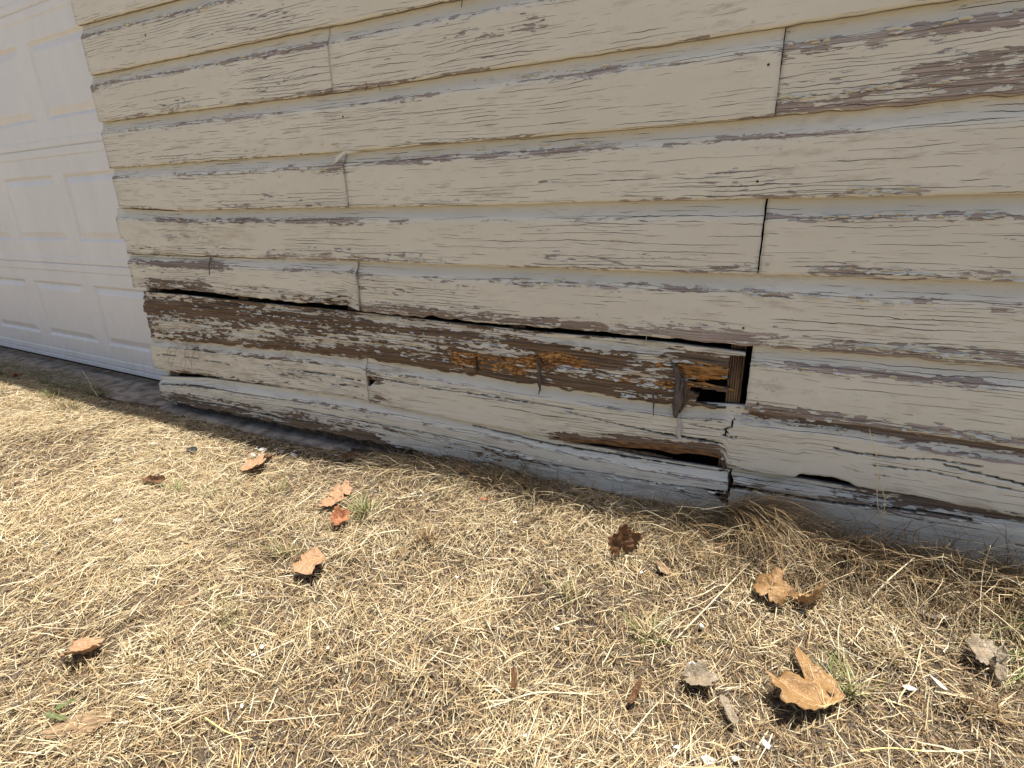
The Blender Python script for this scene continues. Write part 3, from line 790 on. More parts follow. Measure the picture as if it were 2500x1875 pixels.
flakes('c7a', [((420, 745), (900, 800)), ((900, 800), (1200, 845)), ((1400, 850), (1640, 890)), ((420, 800), (1100, 880)), ((1350, 900), (1640, 950)), ((1500, 960), (1640, 975))], 150, 11)
flakes('c7b', [((1840, 890), (2400, 945)), ((1840, 1000), (2450, 1075))], 40, 12)
flakes('c8b', [((930, 925), (1330, 985)), ((1800, 1025), (2100, 1060))], 40, 13)
flakes('c8a', [((420, 868), (880, 925)), ((640, 895), (890, 935))], 26, 14)
flakes('c9a', [((400, 945), (900, 1035)), ((900, 1035), (1400, 1130)), ((1480, 1160), (1750, 1200))], 60, 15)

# ------------------------------------------------------------------ roof edge far above, foundation, slab
roof = empty('roof_eave', (1, 0, ZTOP))
tag(roof, 'narrow roof edge running along the top of the siding wall', 'roof')
for nm, a, b, mt in (('fascia_board', (-6, -.032, ZTOP - .02), (6, -.012, ZTOP + .14), 'roof'), ('soffit_board', (-6, -.0115, ZTOP), (6, 3.0, ZTOP + .02), 'roof'),
                     ('roof_deck', (-6.02, -.036, ZTOP + .145), (6.02, 3.02, ZTOP + .17), 'shingle')):
    o = link(nm, box_mesh(nm, a, b, .003), M[mt], roof); o.location = (-1, 0, -ZTOP)

def rough_block(name, x0, x1, y0, y1, z0, z1, amp, seed, mat, rnd=.012):
    nx = int((x1 - x0) / .02); prof = [(y0, z0), (y0, z1 - rnd), (y0 + rnd * .3, z1 - rnd * .3), (y0 + rnd, z1), (y0 + rnd + .03, z1), (y1, z1), (y1, z0)]
    V = []
    for i in range(nx + 1):
        x = x0 + (x1 - x0) * i / nx
        for k, (y, z) in enumerate(prof):
            a = amp if 0 < k < 5 else 0
            V.append((x, y + a * float(fbm(x * 22, k * .7, seed)) + 1.5 * a * float(vnoise(x * 5, k * .2, seed)), z + a * .8 * float(fbm(x * 26, k * .7 + 9, seed))))
    n = len(prof); Fc = []
    for i in range(nx):
        for k in range(n):
            Fc.append((i * n + k, i * n + (k + 1) % n, (i + 1) * n + (k + 1) % n, (i + 1) * n + k))
    Fc.append(tuple(range(n))[::-1]); Fc.append(tuple(range(nx * n, nx * n + n)))
    me = mesh(name, V, [tuple(reversed(f)) for f in Fc])
    return link(name, me, M[mat], None, False)
tag(rough_block('foundation_footing', -.02, 1.25, -.030, .14, -.3, -.0235, .006, 4, 'concrete'), kind='structure')
tag(rough_block('foundation_footing', 1.25, XR, .006, .14, -.3, -.0235, .004, 5, 'concrete'), kind='structure')
tag(rough_block('concrete_slab', -4.5, -.0205, -.004, 2.0, -.3, -.040, .005, 9, 'concrete'), kind='structure')

# ------------------------------------------------------------------ garage door
TH = 0.035
door = empty('garage_door', (-0.02, 0.151, 0.0))
door.rotation_euler = (0, 0, -TH)
tag(door, 'white panelled sectional garage door set back beside the siding wall', 'garage door')
def door_section(z0, z1, bottom=False):
    x0, x1 = -2.75, -0.02
    # front face with square-cornered panels: each panel is an outer slope inwards, a flat groove, an inner slope outwards, a raised field
    pz0, pz1 = z0 + .093, z0 + .360
    panels = [(-.64 + .02 - .525 * k, -.64 + .02 - .525 * k + .445) for k in range(-0, 5)]
    panels = [(a, b) for a, b in panels if a > x0 + .02]
    V = []; Fc = []
    def q(*c):
        b = len(V); V.extend(c); Fc.append((b, b + 1, b + 2, b + 3))
    xs = sorted([x0, x1] + [t for p in panels for t in p])
    h = .004
    # the edge lip at the top and bottom of a section
    zl = [(z0 + .0004, .0028), (z0 + .004, .0), (z0 + .026, .0), (z0 + .030, .0022), (pz0, .0022), (pz1, .0022), (z1 - .034, .0022), (z1 - .030, 0), (z1 - .004, 0), (z1 - .0004, .0028)]
    for (za, ya), (zb, yb) in zip(zl[:-1], zl[1:]):
        if za == pz0:
            cur = x0
            for a, b in sorted(panels):
                q((cur, ya, za), (a, ya, za), (a, yb, zb), (cur, yb, zb)); cur = b
            q((cur, ya, za), (x1, ya, za), (x1, yb, zb), (cur, yb, zb))
        else:
            q((x0, ya, za), (x1, ya, za), (x1, yb, zb), (x0, yb, zb))
    # back and edges
    q((x1, .045, z0 + .0004), (x0, .045, z0 + .0004), (x0, .045, z1 - .0004), (x1, .045, z1 - .0004))
    q((x0, .0028, z0 + .0004), (x0, .045, z0 + .0004), (x1, .045, z0 + .0004), (x1, .0028, z0 + .0004))
    q((x0, .0028, z1 - .0004), (x1, .0028, z1 - .0004), (x1, .045, z1 - .0004), (x0, .045, z1 - .0004))
    q((x1, .0028, z0 + .0004), (x1, .045, z0 + .0004), (x1, .045, z1 - .0004), (x1, .0028, z1 - .0004))
    q((x0, .0028, z1 - .0004), (x0, .045, z1 - .0004), (x0, .045, z0 + .0004), (x0, .0028, z0 + .0004))
    s = link('door_section', mesh('door_section', V, Fc), M['door'], door)
    for a, b in panels:
        V2 = []; F2 = []
        rings = [(0, .0022), (.004, .003), (.013, .0105), (.016, .0105), (.018, .010), (.036, .0035), (.040, .0022)]
        for ins, y in rings:
            V2 += [(a + ins, y, pz0 + ins), (b - ins, y, pz0 + ins), (b - ins, y, pz1 - ins), (a + ins, y, pz1 - ins)]
        for i in range(len(rings) - 1):
            for k in range(4):
                F2.append((i * 4 + k, i * 4 + (k + 1) % 4, (i + 1) * 4 + (k + 1) % 4, (i + 1) * 4 + k))
        i = len(rings) - 1
        F2.append((i * 4, i * 4 + 1, i * 4 + 2, i * 4 + 3))
        link('raised_panel', mesh('raised_panel', V2, F2), M['door'], s)
zb = 0.004
for k in range(5):
    door_section(zb + .4565 * k if k else zb + .014, zb + .4565 * (k + 1))
link('bottom_rail', box_mesh('bottom_rail', (-2.75, -.004, zb - .006), (-.02, .044, zb + .0135), .002), M['door'], door)
link('rubber_seal', box_mesh('rubber_seal', (-2.75, .010, -.018), (-.02, .034, zb - .0065), .003), M['rubber'], door)

# ------------------------------------------------------------------ ground sheet
def axis(fine0, fine1, step, far):
    a = list(np.arange(fine0, fine1 + 1e-6, step)); s = step; x = a[-1]
    while x < far:
        s *= 1.5; x += s; a.append(x)
    s = step; x = a[0]; pre = []
    while x > -far:
        s *= 1.5; x -= s; pre.append(x)
    return np.array(pre[::-1] + a)
gx = axis(-3.0, 3.6, .04, 80); gy = axis(-2.0, 0.2, .04, 80)
GX, GY = np.meshgrid(gx, gy, indexing='ij')
GZ = gz(GX, GY)
GZ = np.where(GY > 0.01, -.075, GZ)
idx = np.arange(GX.size).reshape(GX.shape)
Q = np.stack([idx[:-1, :-1], idx[1:, :-1], idx[1:, 1:], idx[:-1, 1:]], -1).reshape(-1, 4)
gme = quad_mesh_np('ground', np.stack([GX, GY, GZ], -1).reshape(-1, 3), Q)
ground = tag(link('ground', gme, M['ground'], None, True), kind='structure')

# ------------------------------------------------------------------ grass blades
def blades(base, az, L, W, e0, e1, tint, seg=3, roll=None, wav=0.10):
    """ribbon blades: base (n,3), azimuth, length, width, elevation at root and tip (rad), tint (n,3)"""
    n = len(base)
    P = [base]
    for k in range(seg):
        t = (k + .5) / seg
        e = e0 + (e1 - e0) * t
        a = az + wav * RNG.normal(0, 1, n)
        st = (L / seg)[:, None] * np.stack([np.cos(a) * np.cos(e), np.sin(a) * np.cos(e), np.sin(e)], -1)
        P.append(P[-1] + st)
    if roll is None:
        roll = RNG.uniform(-.9, .9, n)
    side = np.stack([-np.sin(az) * np.cos(roll), np.cos(az) * np.cos(roll), np.sin(roll)], -1)
    prof = np.array([.8, 1.0, .8, .35, .12])[np.linspace(0, 4, seg + 1).round().astype(int)]
    V = np.empty((n, seg + 1, 2, 3))
    for k in range(seg + 1):
        hw = (W * prof[k] * .5)[:, None] * side
        V[:, k, 0] = P[k] - hw; V[:, k, 1] = P[k] + hw
    b = (np.arange(n) * (seg + 1) * 2)[:, None]
    Q = np.concatenate([np.stack([b[:, 0] + 2 * k, b[:, 0] + 2 * k + 1, b[:, 0] + 2 * k + 3, b[:, 0] + 2 * k + 2], -1) for k in range(seg)])
    T = np.repeat(np.concatenate([tint, np.ones((n, 1))], 1), (seg + 1) * 2, 0)
    return V.reshape(-1, 3), Q, T

class Acc:
    def __init__(self): self.V = []; self.Q = []; self.T = []; self.n = 0
    def add(self, r):
        self.V.append(r[0]); self.Q.append(r[1] + self.n); self.T.append(r[2]); self.n += len(r[0])
    def build(self, name, mat='grass', parent=None):
        me = quad_mesh_np(name, np.concatenate(self.V), np.concatenate(self.Q))
        vattr(me, 'tint', 'FLOAT_COLOR', np.concatenate(self.T))
        return link(name, me, M[mat], parent)

PAL = np.array([(0.56, 0.435, 0.25), (0.66, 0.55, 0.345), (0.48, 0.35, 0.185), (0.70, 0.615, 0.435), (0.32, 0.21, 0.11), (0.155, 0.107, 0.064), (0.125, 0.098, 0.074)])
def tints(n, w=(5, 4, 4, 3, 2.2, 1.5, 1.2), green=0.0, jit=.10):
    w = np.array(w, float); w /= w.sum()
    c = PAL[RNG.choice(len(PAL), n, p=w)]
    if green:
        g_ = RNG.random(n) < green
        c = np.where(g_[:, None], np.array([(0.19, 0.24, 0.075)]) * RNG.uniform(.7, 1.4, (n, 1)), c)
    return np.clip(c * (1 + jit * RNG.normal(0, 1, (n, 1))), .03, .9)

def lay(n, x0, x1, y0, y1, lmin, lmax, wmin, wmax, zlo, zhi, emin, emax, w, scatter=.9, seg=3, thin=None, ang=None):
    x = RNG.uniform(x0, x1, n); y = RNG.uniform(y0, y1, n)
    if thin is not None:
        k = RNG.random(n) < thin(x, y); x, y = x[k], y[k]
    m = len(x)
    flow = 3.4 * vnoise(x * 1.1 + 9, y * 1.4, 33) * 2 + 2.0 * vnoise(x * 3.2, y * 3.5, 35) + .35
    az = flow + RNG.normal(0, scatter, m) + math.pi * (RNG.random(m) < .5)
    L = RNG.uniform(lmin, lmax, m) * RNG.uniform(.6, 1.15, m); W = RNG.uniform(wmin, wmax, m)
    e0 = RNG.uniform(emin, emax, m); e1 = e0 - RNG.uniform(.05, .6, m) * np.clip(e0 * 2 + .15, .1, 1)
    z = gz(x, y) + RNG.uniform(zlo, zhi, m)
    ok = (y + np.sin(az) * L < np.where(x > 1.25, -.008, -.035))
    x, y, z, az, L, W, e0, e1 = [q[ok] for q in (x, y, z, az, L, W, e0, e1)]
    return blades(np.stack([x, y, z], -1), az, L, W, e0, e1, tints(len(x), w), seg, wav=.09)

def patch(x, y):   # thin, worn spots where grey thatch and soil show
    return np.clip(0.60 + 2.2 * vnoise(x * 2.6 + 4, y * 2.6, 41) + 1.3 * vnoise(x * 9, y * 9, 43), .16, 1)

A = Acc()
# old grey-brown thatch low down, darkened further to paint shade into the gaps, then the pale mown straw on top
A.add(lay(90000, .6, 2.8, -1.1, -.01, .018, .050, .0010, .0020, .000, .006, -.05, .40, (1, .5, 1.5, .3, 3, 4, 4), 1.2, 2))
A.add(lay(40000, -.7, .6, -1.0, -.03, .020, .055, .0011, .0022, .000, .006, -.05, .40, (1, .5, 1.5, .3, 3, 4, 4), 1.2, 2))
A.add(lay(20000, -3.2, -.7, -.9, -.02, .03, .07, .0014, .0026, .000, .008, -.05, .35, (1.5, .7, 2, .4, 3, 3, 3), 1.2, 2))
A.add(lay(135000, .6, 2.8, -1.1, -.04, .013, .050, .0006, .0015, .003, .018, -.06, .55, (5, 4.5, 4, 3, 2.2, 1, .8), .95, thin=patch))
A.add(lay(52000, -.7, .6, -1.0, -.04, .016, .060, .0008, .0018, .003, .018, -.06, .50, (5, 4.5, 4, 3, 2.2, .8, .6), .95, thin=patch))
A.add(lay(30000, -3.2, -.7, -.9, -.03, .028, .08, .0011, .0022, .004, .020, -.05, .40, (5, 5, 3.6, 3.6, 1.6, .6, .4), .9))
A.add(lay(16000, -3.0, 3.4, -2.2, -1.0, .03, .09, .0014, .0027, .004, .018, -.05, .36, (5, 5, 3.6, 3.6, 1.6, .6, .4), .9))
A.add(lay(6000, -.4, 2.8, -1.1, -.04, .06, .13, .0010, .0019, .010, .022, -.08, .18, (4, 6, 3, 6, 1, .3, .2), .8, 4, thin=patch))
# grass creeping over the slab edge before the garage door
gN = 5000
gxx = RNG.uniform(-2.7, -.42, gN); gyy = RNG.uniform(-.10, .10, gN) * np.clip((-gxx - .3) / .6, .25, 1); gaz = RNG.uniform(0, 6.28, gN)
A.add(blades(np.stack([gxx, gyy, np.maximum(gz(gxx, gyy), -.040)], -1), gaz, RNG.uniform(.02, .07, gN), RNG.uniform(.001, .002, gN), RNG.uniform(.1, 1.2, gN), RNG.uniform(-.6, .4, gN), tints(gN, (1, .6, 2, .4, 4, 4, 2), .35), 3))
# short upright stubble
A.add(lay(11000, -1.0, 2.8, -1.1, -.05, .012, .036, .0010, .0019, .002, .010, .5, 1.35, (5, 5, 4, 3, 2, .6, .4), 1.4))
lawn = A.build('dry_lawn_grass')
tag(lawn, 'pale dry mown grass and straw thatch covering the ground', 'grass', kind='stuff')

# the taller dry grass that was missed by the mower along the foot of the wall; darker tints also paint in shade
A = Acc()
def edge(n, pxs, lmin, lmax, wmin, wmax, off0, off1, emin, emax, w, droop=1.2, green=0.0):
    t = RNG.random(n)
    px = np.interp(t, np.linspace(0, 1, len(pxs)), pxs)
    P = np.array([on_wall(p, float(np.interp(p, [a for a, _ in B[9]], [b for _, b in B[9]]))) for p in px])
    x = P[:, 0]; y = -RNG.uniform(off0, off1, n)
    az = RNG.normal(-math.pi / 2, 1.1, n); L = RNG.uniform(lmin, lmax, n)
    e0 = RNG.uniform(emin, emax, n); e1 = e0 - RNG.uniform(.4, 1.6, n) * droop
    away = np.sin(az) > .15
    az = np.where(away, -az, az)
    return blades(np.stack([x, y, gz(x, y)], -1), az, L, RNG.uniform(wmin, wmax, n), e0, e1, tints(n, w, green), 5, wav=.22)
A.add(edge(520, [450, 700, 900, 1150], .02, .07, .0008, .0014, .035, .075, .3, 1.4, (3, 3, 3, 2, 4, 2, 1)))
A.add(edge(3200, [950, 1250, 1700], .03, .11, .0008, .0015, .035, .11, .3, 1.4, (3, 4, 3, 3, 4, 2, 1)))
A.add(edge(5200, [1650, 2000, 2600, 3100], .04, .13, .0009, .0016, .006, .15, .3, 1.4, (3, 2, 3, 1.5, 6, 5, 2)))  # brown grass, tints pushed darker to deepen the shade band
A.add(edge(240, [1150, 1420], .07, .13, .0008, .0013, .035, .07, .8, 1.5, (1, 1, 1, .5, 4, 4, 2), .9))
A.add(edge(150, [1850, 2100, 2500], .10, .21, .0009, .0017, .03, .12, .5, 1.3, (3, 6, 2, 7, 1, 0, 0), 1.3))
A.add(edge(60, [1200, 1500, 1800], .08, .15, .0009, .0015, .02, .10, .4, 1.3, (3, 6, 2, 7, 1, 0, 0), 1.2))
A.add(edge(2400, [1800, 2150, 2560], .07, .19, .0009, .0016, .012, .10, .6, 1.5, (2, 1, 3, .6, 6, 6, 3), 1.2))
A.add(edge(500, [1050, 1350, 1780], .05, .12, .0008, .0014, .012, .06, .6, 1.5, (3, 3, 3, 2, 4, 4, 2), 1.1))
A.add(edge(420, [2440, 2530, 2750], .07, .15, .0012, .0020, .08, .2, .2, .9, (4, 4, 4, 3, 1, 0, 0), .8, .8))
tag(A.build('tall_dry_grass'), 'taller dry brown grass growing along the foot of the wall', 'grass', kind='stuff')

# brown mound of arching grass in front of the board joint
A = Acc()
def mound(px, py, n, Lr, spread, w, azc, azs, e=(.5, 1.3), wd=(.0009, .0015), droop=(1.2, 2.4), green=0.0, seg=6, z=-.03):
    x, y = on_ground(px, py, z)
    bx = x + RNG.normal(0, spread, n); by = np.minimum(y + RNG.normal(0, spread * .7, n), -.036)
    az = RNG.normal(azc, azs, n); e0 = RNG.uniform(e[0], e[1], n)
    return blades(np.stack([bx, by, gz(bx, by)], -1), az, RNG.uniform(Lr[0], Lr[1], n), RNG.uniform(wd[0], wd[1], n), e0, e0 - RNG.uniform(droop[0], droop[1], n), tints(n, w, green), seg, wav=.12)
A.add(mound(1795, 1262, 1500, (.09, .23), .022, (1.5, .6, 3, .2, 6, 4, 1), -.35, .40, (.8, 1.5)))
A.add(mound(1880, 1300, 500, (.06, .16), .03, (2, 1, 3, .5, 6, 3, 1), -.5, .6))
arch = A.build('arching_grass_clump')
tag(arch, 'brown clump of long arching grass against the board joint', 'grass clump')

# single upright tufts in the lawn
TUFTS = [(345, 1385, 60, .045, 0, 'bleached'), (398, 1560, 46, .050, 0, 'bleached'), (322, 1612, 40, .045, 0, 'bleached'), (885, 1265, 120, .055, .55, 'greenish'), (690, 1345, 70, .045, .30, 'greenish'),
         (1040, 1325, 90, .050, 0, 'brown'), (1385, 1455, 60, .045, .2, 'bleached'), (1590, 1560, 70, .060, .25, 'bleached'), (2065, 1680, 70, .055, .35, 'bleached'), (2400, 1745, 60, .055, 0, 'brown'),
         (2170, 1615, 60, .050, 0, 'bleached'), (435, 1195, 60, .045, .45, 'greenish'), (525, 1205, 60, .045, .35, 'greenish'), (665, 1200, 80, .045, .3, 'greenish'), (225, 1790, 30, .045, 0, 'brown'), (200, 1660, 44, .045, 0, 'brown'),
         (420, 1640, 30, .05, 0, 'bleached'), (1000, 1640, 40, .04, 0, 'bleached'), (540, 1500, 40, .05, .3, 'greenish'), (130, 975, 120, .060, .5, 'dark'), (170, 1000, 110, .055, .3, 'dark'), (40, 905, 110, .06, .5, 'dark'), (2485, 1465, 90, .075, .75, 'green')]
TL = ['bleached straw tuft standing on the lawn behind a wider fan of stubble', 'bleached fan of stubble standing between two smaller tufts', 'narrow bleached tuft beside the orange brown crumpled leaf',
      'large faded green grass tuft beside three orange leaves', 'small faded green tuft behind the flat pale orange leaf', 'brown bushy grass tuft right of the large faded green tuft',
      'bleached tuft beside a level pale straw on the open lawn', 'bleached tuft at the lower end of the long slanting straw', 'bleached tuft with green blades right of the largest leaf', 'brown tuft beside the rolled tan leaf',
      'bleached tuft above the long bent white paint strip', 'greenish tuft behind the long dark curled leaf', 'greenish tuft touching the long dark curled leaf', 'greenish tuft just in front of the orange leaf by the paint chips',
      'brown stubble tuft touching the rotten wood chunk', 'brown stubble tuft just below the orange brown crumpled leaf', 'thin bleached tuft in front of the bleached fan of stubble', 'low bleached tuft alone in the lawn left of the bowed straw',
      'greenish tuft in a worn grey patch of lawn', 'greenish tuft at the shaded lawn edge before the garage door', 'shaded tuft beside the dry weed before the garage door', 'shaded tuft behind the small reddish leaf before the garage door',
      'green leaning grass tuft beside the far end of the siding wall']
for (px, py, n, L, gr, kd), lab in zip(TUFTS, TL):
    A = Acc()
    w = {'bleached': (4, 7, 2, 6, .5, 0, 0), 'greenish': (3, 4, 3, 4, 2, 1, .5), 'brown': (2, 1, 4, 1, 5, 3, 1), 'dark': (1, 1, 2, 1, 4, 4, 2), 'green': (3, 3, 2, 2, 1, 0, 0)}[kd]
    A.add(mound(px, py, int(n * 1.5), (L * .55, L * 1.35), .013 if kd != 'dark' else .018, w, -1.2 if kd != 'green' else math.pi, 2.2 if kd != 'green' else .5, (.55, 1.4) if kd != 'green' else (.1, .7), (.0014, .0028), (.1, .8), gr, 4))
    tag(A.build('grass_tuft'), lab, 'grass tuft', 'upright tufts in the dry lawn')

# long single stems: straw lying on the lawn and weed stalks
def stem(pts, hs, r, mat, label, cat='straw', name='straw_stem', kids=()):
    P = []
    for (px, py), h in zip(pts, hs):
        x, y = on_ground(px, py, -.035 + h)
        P.append(Vector((x, y, max(float(gz(x, y)), -.06) + h + .0)))
    Q_ = []
    for i in range(len(P) - 1):
        a, b_, c, d = P[max(i - 1, 0)], P[i], P[i + 1], P[min(i + 2, len(P) - 1)]
        for k in range(6):
            t = k / 6
            Q_.append(0.5 * ((2 * b_) + (c - a) * t + (2 * a - 5 * b_ + 4 * c - d) * t * t + (3 * b_ - a - 3 * c + d) * t ** 3))
    Q_.append(P[-1])
    r *= .66
    rr = [r * (1 - .5 * i / len(Q_)) * (1 + .12 * math.sin(i * 2.3)) for i in range(len(Q_))]
    o = link(name, tube_mesh(name, Q_, rr, 6), M[mat], None, True)
    return tag(o, label, cat)
M['straw1'] = simple('pale_straw', (0.58, 0.48, 0.29), (0.74, 0.66, 0.46), 40, rough=0.5)
M['straw2'] = simple('yellow_straw', (0.60, 0.46, 0.16), (0.72, 0.60, 0.26), 40, rough=0.5)
M['straw3'] = simple('brown_straw', (0.26, 0.17, 0.09), (0.42, 0.29, 0.15), 40, rough=0.7)
stem([(1185, 1722), (1240, 1706), (1310, 1687), (1400, 1688), (1458, 1690)], [.012, .014, .020, .017, .012], .0022, 'straw1', 'thick pale straw stem bowed over a brown curled leaf')
stem([(1190, 1705), (1260, 1704), (1300, 1712)], [.011, .014, .010], .0018, 'straw1', 'short pale straw crossing under the thick bowed stem')
stem([(1477, 1263), (1540, 1278), (1665, 1294)], [.015, .018, .02], .0014, 'straw1', 'long white straw lying beside a white paint sliver near the wall')
stem([(1650, 1562), (1740, 1478), (1837, 1390)], [.012, .022, .025], .0019, 'straw1', 'long straight straw slanting past the two curled leaves')
stem([(2108, 1500), (2160, 1448), (2222, 1402)], [.012, .05, .075], .0026, 'straw1', 'broad pale grass stem leaning up towards the wall')
stem([(2222, 1402), (2216, 1450), (2205, 1490)], [.075, .04, .012], .0012, 'straw1', 'thin stalk hanging from the leaning pale grass stem')
stem([(496, 1738), (540, 1768), (580, 1790), (583, 1830), (578, 1872)], [.014, .016, .018, .016, .013], .0018, 'straw2', 'yellow bent runner stem crossing the lawn')
stem([(590, 1750), (700, 1745), (830, 1733)], [.012, .018, .014], .0012, 'straw1', 'long fine straw lying flat beyond the yellow runner')
stem([(1640, 1508), (1700, 1490), (1760, 1458)], [.01, .016, .012], .0011, 'straw1', 'fine straw lying behind a small white paint chip')
stem([(2250, 1828), (2300, 1830), (2400, 1826)], [.012, .016, .012], .0019, 'straw1', 'thick tan straw lying flat past the largest leaf')
stem([(2100, 1830), (2180, 1822), (2300, 1836)], [.013, .016, .012], .0017, 'straw2', 'yellowish straw lying across another near the largest leaf')
stem([(1675, 1412), (1700, 1400), (1722, 1388)], [.012, .016, .014], .0024, 'straw3', 'short brown twig lying near the tall wall grass')
stem([(2000, 1395), (2055, 1375), (2095, 1400), (2098, 1470)], [.04, .07, .06, .01], .0014, 'straw1', 'pale grass stem arched over in front of the wall')
stem([(1930, 1345), (1990, 1312), (2050, 1340), (2075, 1360)], [.03, .06, .055, .04], .0012, 'straw1', 'thin pale grass stem arched in front of the brown clump')
stem([(2330, 1375), (2400, 1390), (2440, 1440)], [.07, .06, .01], .0013, 'straw1', 'thin arched grass stem near the green tuft')
stem([(2380, 1600), (2385, 1450), (2405, 1375)], [.01, .08, .14], .0011, 'straw1', 'slender upright stalk in front of the green tuft')
stem([(2290, 1480), (2380, 1465), (2500, 1460), (2600, 1462)], [.03, .05, .06, .06], .0012, 'straw1', 'long level stalk stretched across the green tuft')
stem([(1110, 1520), (1180, 1500), (1250, 1485)], [.012, .016, .014], .0013, 'straw1', 'long pale straw lying alone on the open lawn')
stem([(1160, 1460), (1240, 1458), (1330, 1455)], [.012, .016, .014], .0013, 'straw1', 'level pale straw lying in the middle of the lawn')
stem([(130, 1080), (190, 1048), (240, 1030)], [.012, .016, .014], .0016, 'straw1', 'pale straw lying on the lawn before the garage door')
def stalk(base, top_, label, lean=.02, r=.0012):
    x, y = base
    n = 10
    P = [Vector((x + (top_[0] - x) * (i / n) + .004 * math.sin(i * 1.1), y + (top_[1] - y) * (i / n), float(gz(x, y)) + (top_[2] - float(gz(x, y))) * i / n)) for i in range(n + 1)]
    e_ = empty('weed_stalk', (0, 0, 0)); tag(e_, label, 'weed')
    link('stem', tube_mesh('stem', P, [r * (1 - .6 * i / n) for i in range(n + 1)], 5), M['straw1'], e_, True)
    for k in range(7):
        p = P[5 + (k % 5)]; d = Vector((random.uniform(-.5, .5), random.uniform(-.4, .1), .8)).normalized()
        l_ = random.uniform(.008, .02)
        link('seed_head', tube_mesh('seed_head', [p, p + d * l_ * .4, p + d * l_], [.0004, .0011, .0003], 5), M['straw1'], e_, True)
bx, by = on_ground(2150, 1395, -.03)
tx, tz = on_wall(2129, 1048, -.05)
stalk((bx, by), (tx, -.05, tz), 'tall thin dry weed stalk standing in front of the siding wall')
tx, tz = on_wall(2128, 1150, -.055)
stalk((bx + .01, by - .005), (tx + .01, -.055, tz), 'second shorter weed stalk leaning beside the tall one')
bx, by = on_ground(242, 975, -.035)
stalk((bx, by), (bx - .06, by + .0, .08), 'dry weed with a seed head in front of the garage door')
bx, by = on_ground(2455, 1600, -.035)

# dried roots clinging under the rotten board
def roots(key, x0, x1, y0, y1, n, label, seed):
    random.seed(seed)
    e_ = empty('dried_roots', (on_wall(x0, y0)[0], -.003, on_wall(x0, y0)[1])); tag(e_, label, 'roots')
    for _ in range(n):
        px = random.uniform(x0, x1); L = random.uniform(.35, 1) * (y1 - y0)
        pts = []; q = px
        for i in range(7):
            pts.append((q, y0 + random.uniform(-2, 2) + L * i / 6)); q += random.uniform(-6, 6) * (1 + .3 * i)
        P = [Vector((on_wall(*p)[0], -.0012 - .0010 * (i % 2), on_wall(*p)[1])) - e_.location for i, p in enumerate(pts)]
        link('root', tube_mesh('root', P, .00038, 4), M['root'], e_)
roots('c8a', 395, 490, 830, 915, 12, 'thin brown dried roots hanging over the board near the wall corner', 3)
roots('c8a', 700, 740, 858, 905, 5, 'few dried root fibres hanging below the rotten board', 5)
roots('c9a', 1395, 1480, 1120, 1200, 10, 'dead brown stems clinging to the lowest board', 6)

# ------------------------------------------------------------------ leaves
def leaf_material(name, c1, c2, c3):
    m = NT(name)
    p = m.obj()
    a = m.noise(p, 28, 4, 0.6); b = m.noise(p, 160, 3, 0.6); vo = m.voro(p, 190, 'Distance', 'DISTANCE_TO_EDGE')
    col = m.mix(m.mr(a, .35, .65), c1, c2)
    col = m.mix(m.mr(b, .55, .75), col, c3)
    nm = m.bump(m.math('ADD', m.math('MULTIPLY', m.mr(vo, 0, .12), .6), b), .0009, .8)
    m.done(col, 0.5, nm, 0.35)
    tr = m.t.nodes.new('ShaderNodeBsdfTranslucent'); mx = m.t.nodes.new('ShaderNodeMixShader')
    m.set(tr.inputs[0], col); mx.inputs[0].default_value = .14
    m.t.links.new(m.b.outputs[0], mx.inputs[1]); m.t.links.new(tr.outputs[0], mx.inputs[2]); m.t.links.new(mx.outputs[0], m.out.inputs[0])
    return m.m
LM = {'gold': leaf_material('golden_leaf', (0.26, 0.145, 0.058), (0.36, 0.215, 0.09), (0.17, 0.085, 0.034)),
      'orange': leaf_material('orange_leaf', (0.34, 0.185, 0.095), (0.43, 0.26, 0.145), (0.25, 0.125, 0.06)),
      'brown': leaf_material('brown_leaf', (0.10, 0.048, 0.020), (0.17, 0.085, 0.038), (0.06, 0.028, 0.013)),
      'tan': leaf_material('tan_leaf', (0.23, 0.18, 0.12), (0.31, 0.25, 0.175), (0.17, 0.125, 0.08)),
      'green': leaf_material('green_leaf', (0.11, 0.13, 0.045), (0.16, 0.18, 0.065), (0.09, 0.09, 0.03)),
      'red': leaf_material('reddish_leaf', (0.30, 0.11, 0.05), (0.40, 0.17, 0.08), (0.20, 0.07, 0.03)),
      'vein': simple('leaf_vein', (0.42, 0.27, 0.13), (0.58, 0.41, 0.22), 80, rough=.6)}
def lobed(th, seed, lob):
    """radius of a sycamore leaf outline, th = angle from the tip"""
    r = 0.56 + 0 * th
    for c, amp, wd in ((0, .70, .40), (.98, .58, .36), (-.98, .58, .36), (1.92, .34, .34), (-1.92, .34, .34)):
        d = np.abs((th - c + math.pi) % (2 * math.pi) - math.pi)
        r = np.maximum(r, .56 + (amp - .22) * (lob * np.clip(1 - d / wd / 1.2, 0, 1) ** .8 + (1 - lob) * .8 * np.exp(-(d / .5) ** 2)))
    r = r * (1 + .07 * np.sign(np.sin(th * 17 + seed)) * np.abs(np.sin(th * 17 + seed)) ** .7 + .06 * vnoise(th * 6, 0 * th, seed))
    back = np.abs((th + math.pi * 2) % (2 * math.pi) - math.pi)
    return np.where(back < .28, r * (.35 + .65 * back / .28), r)
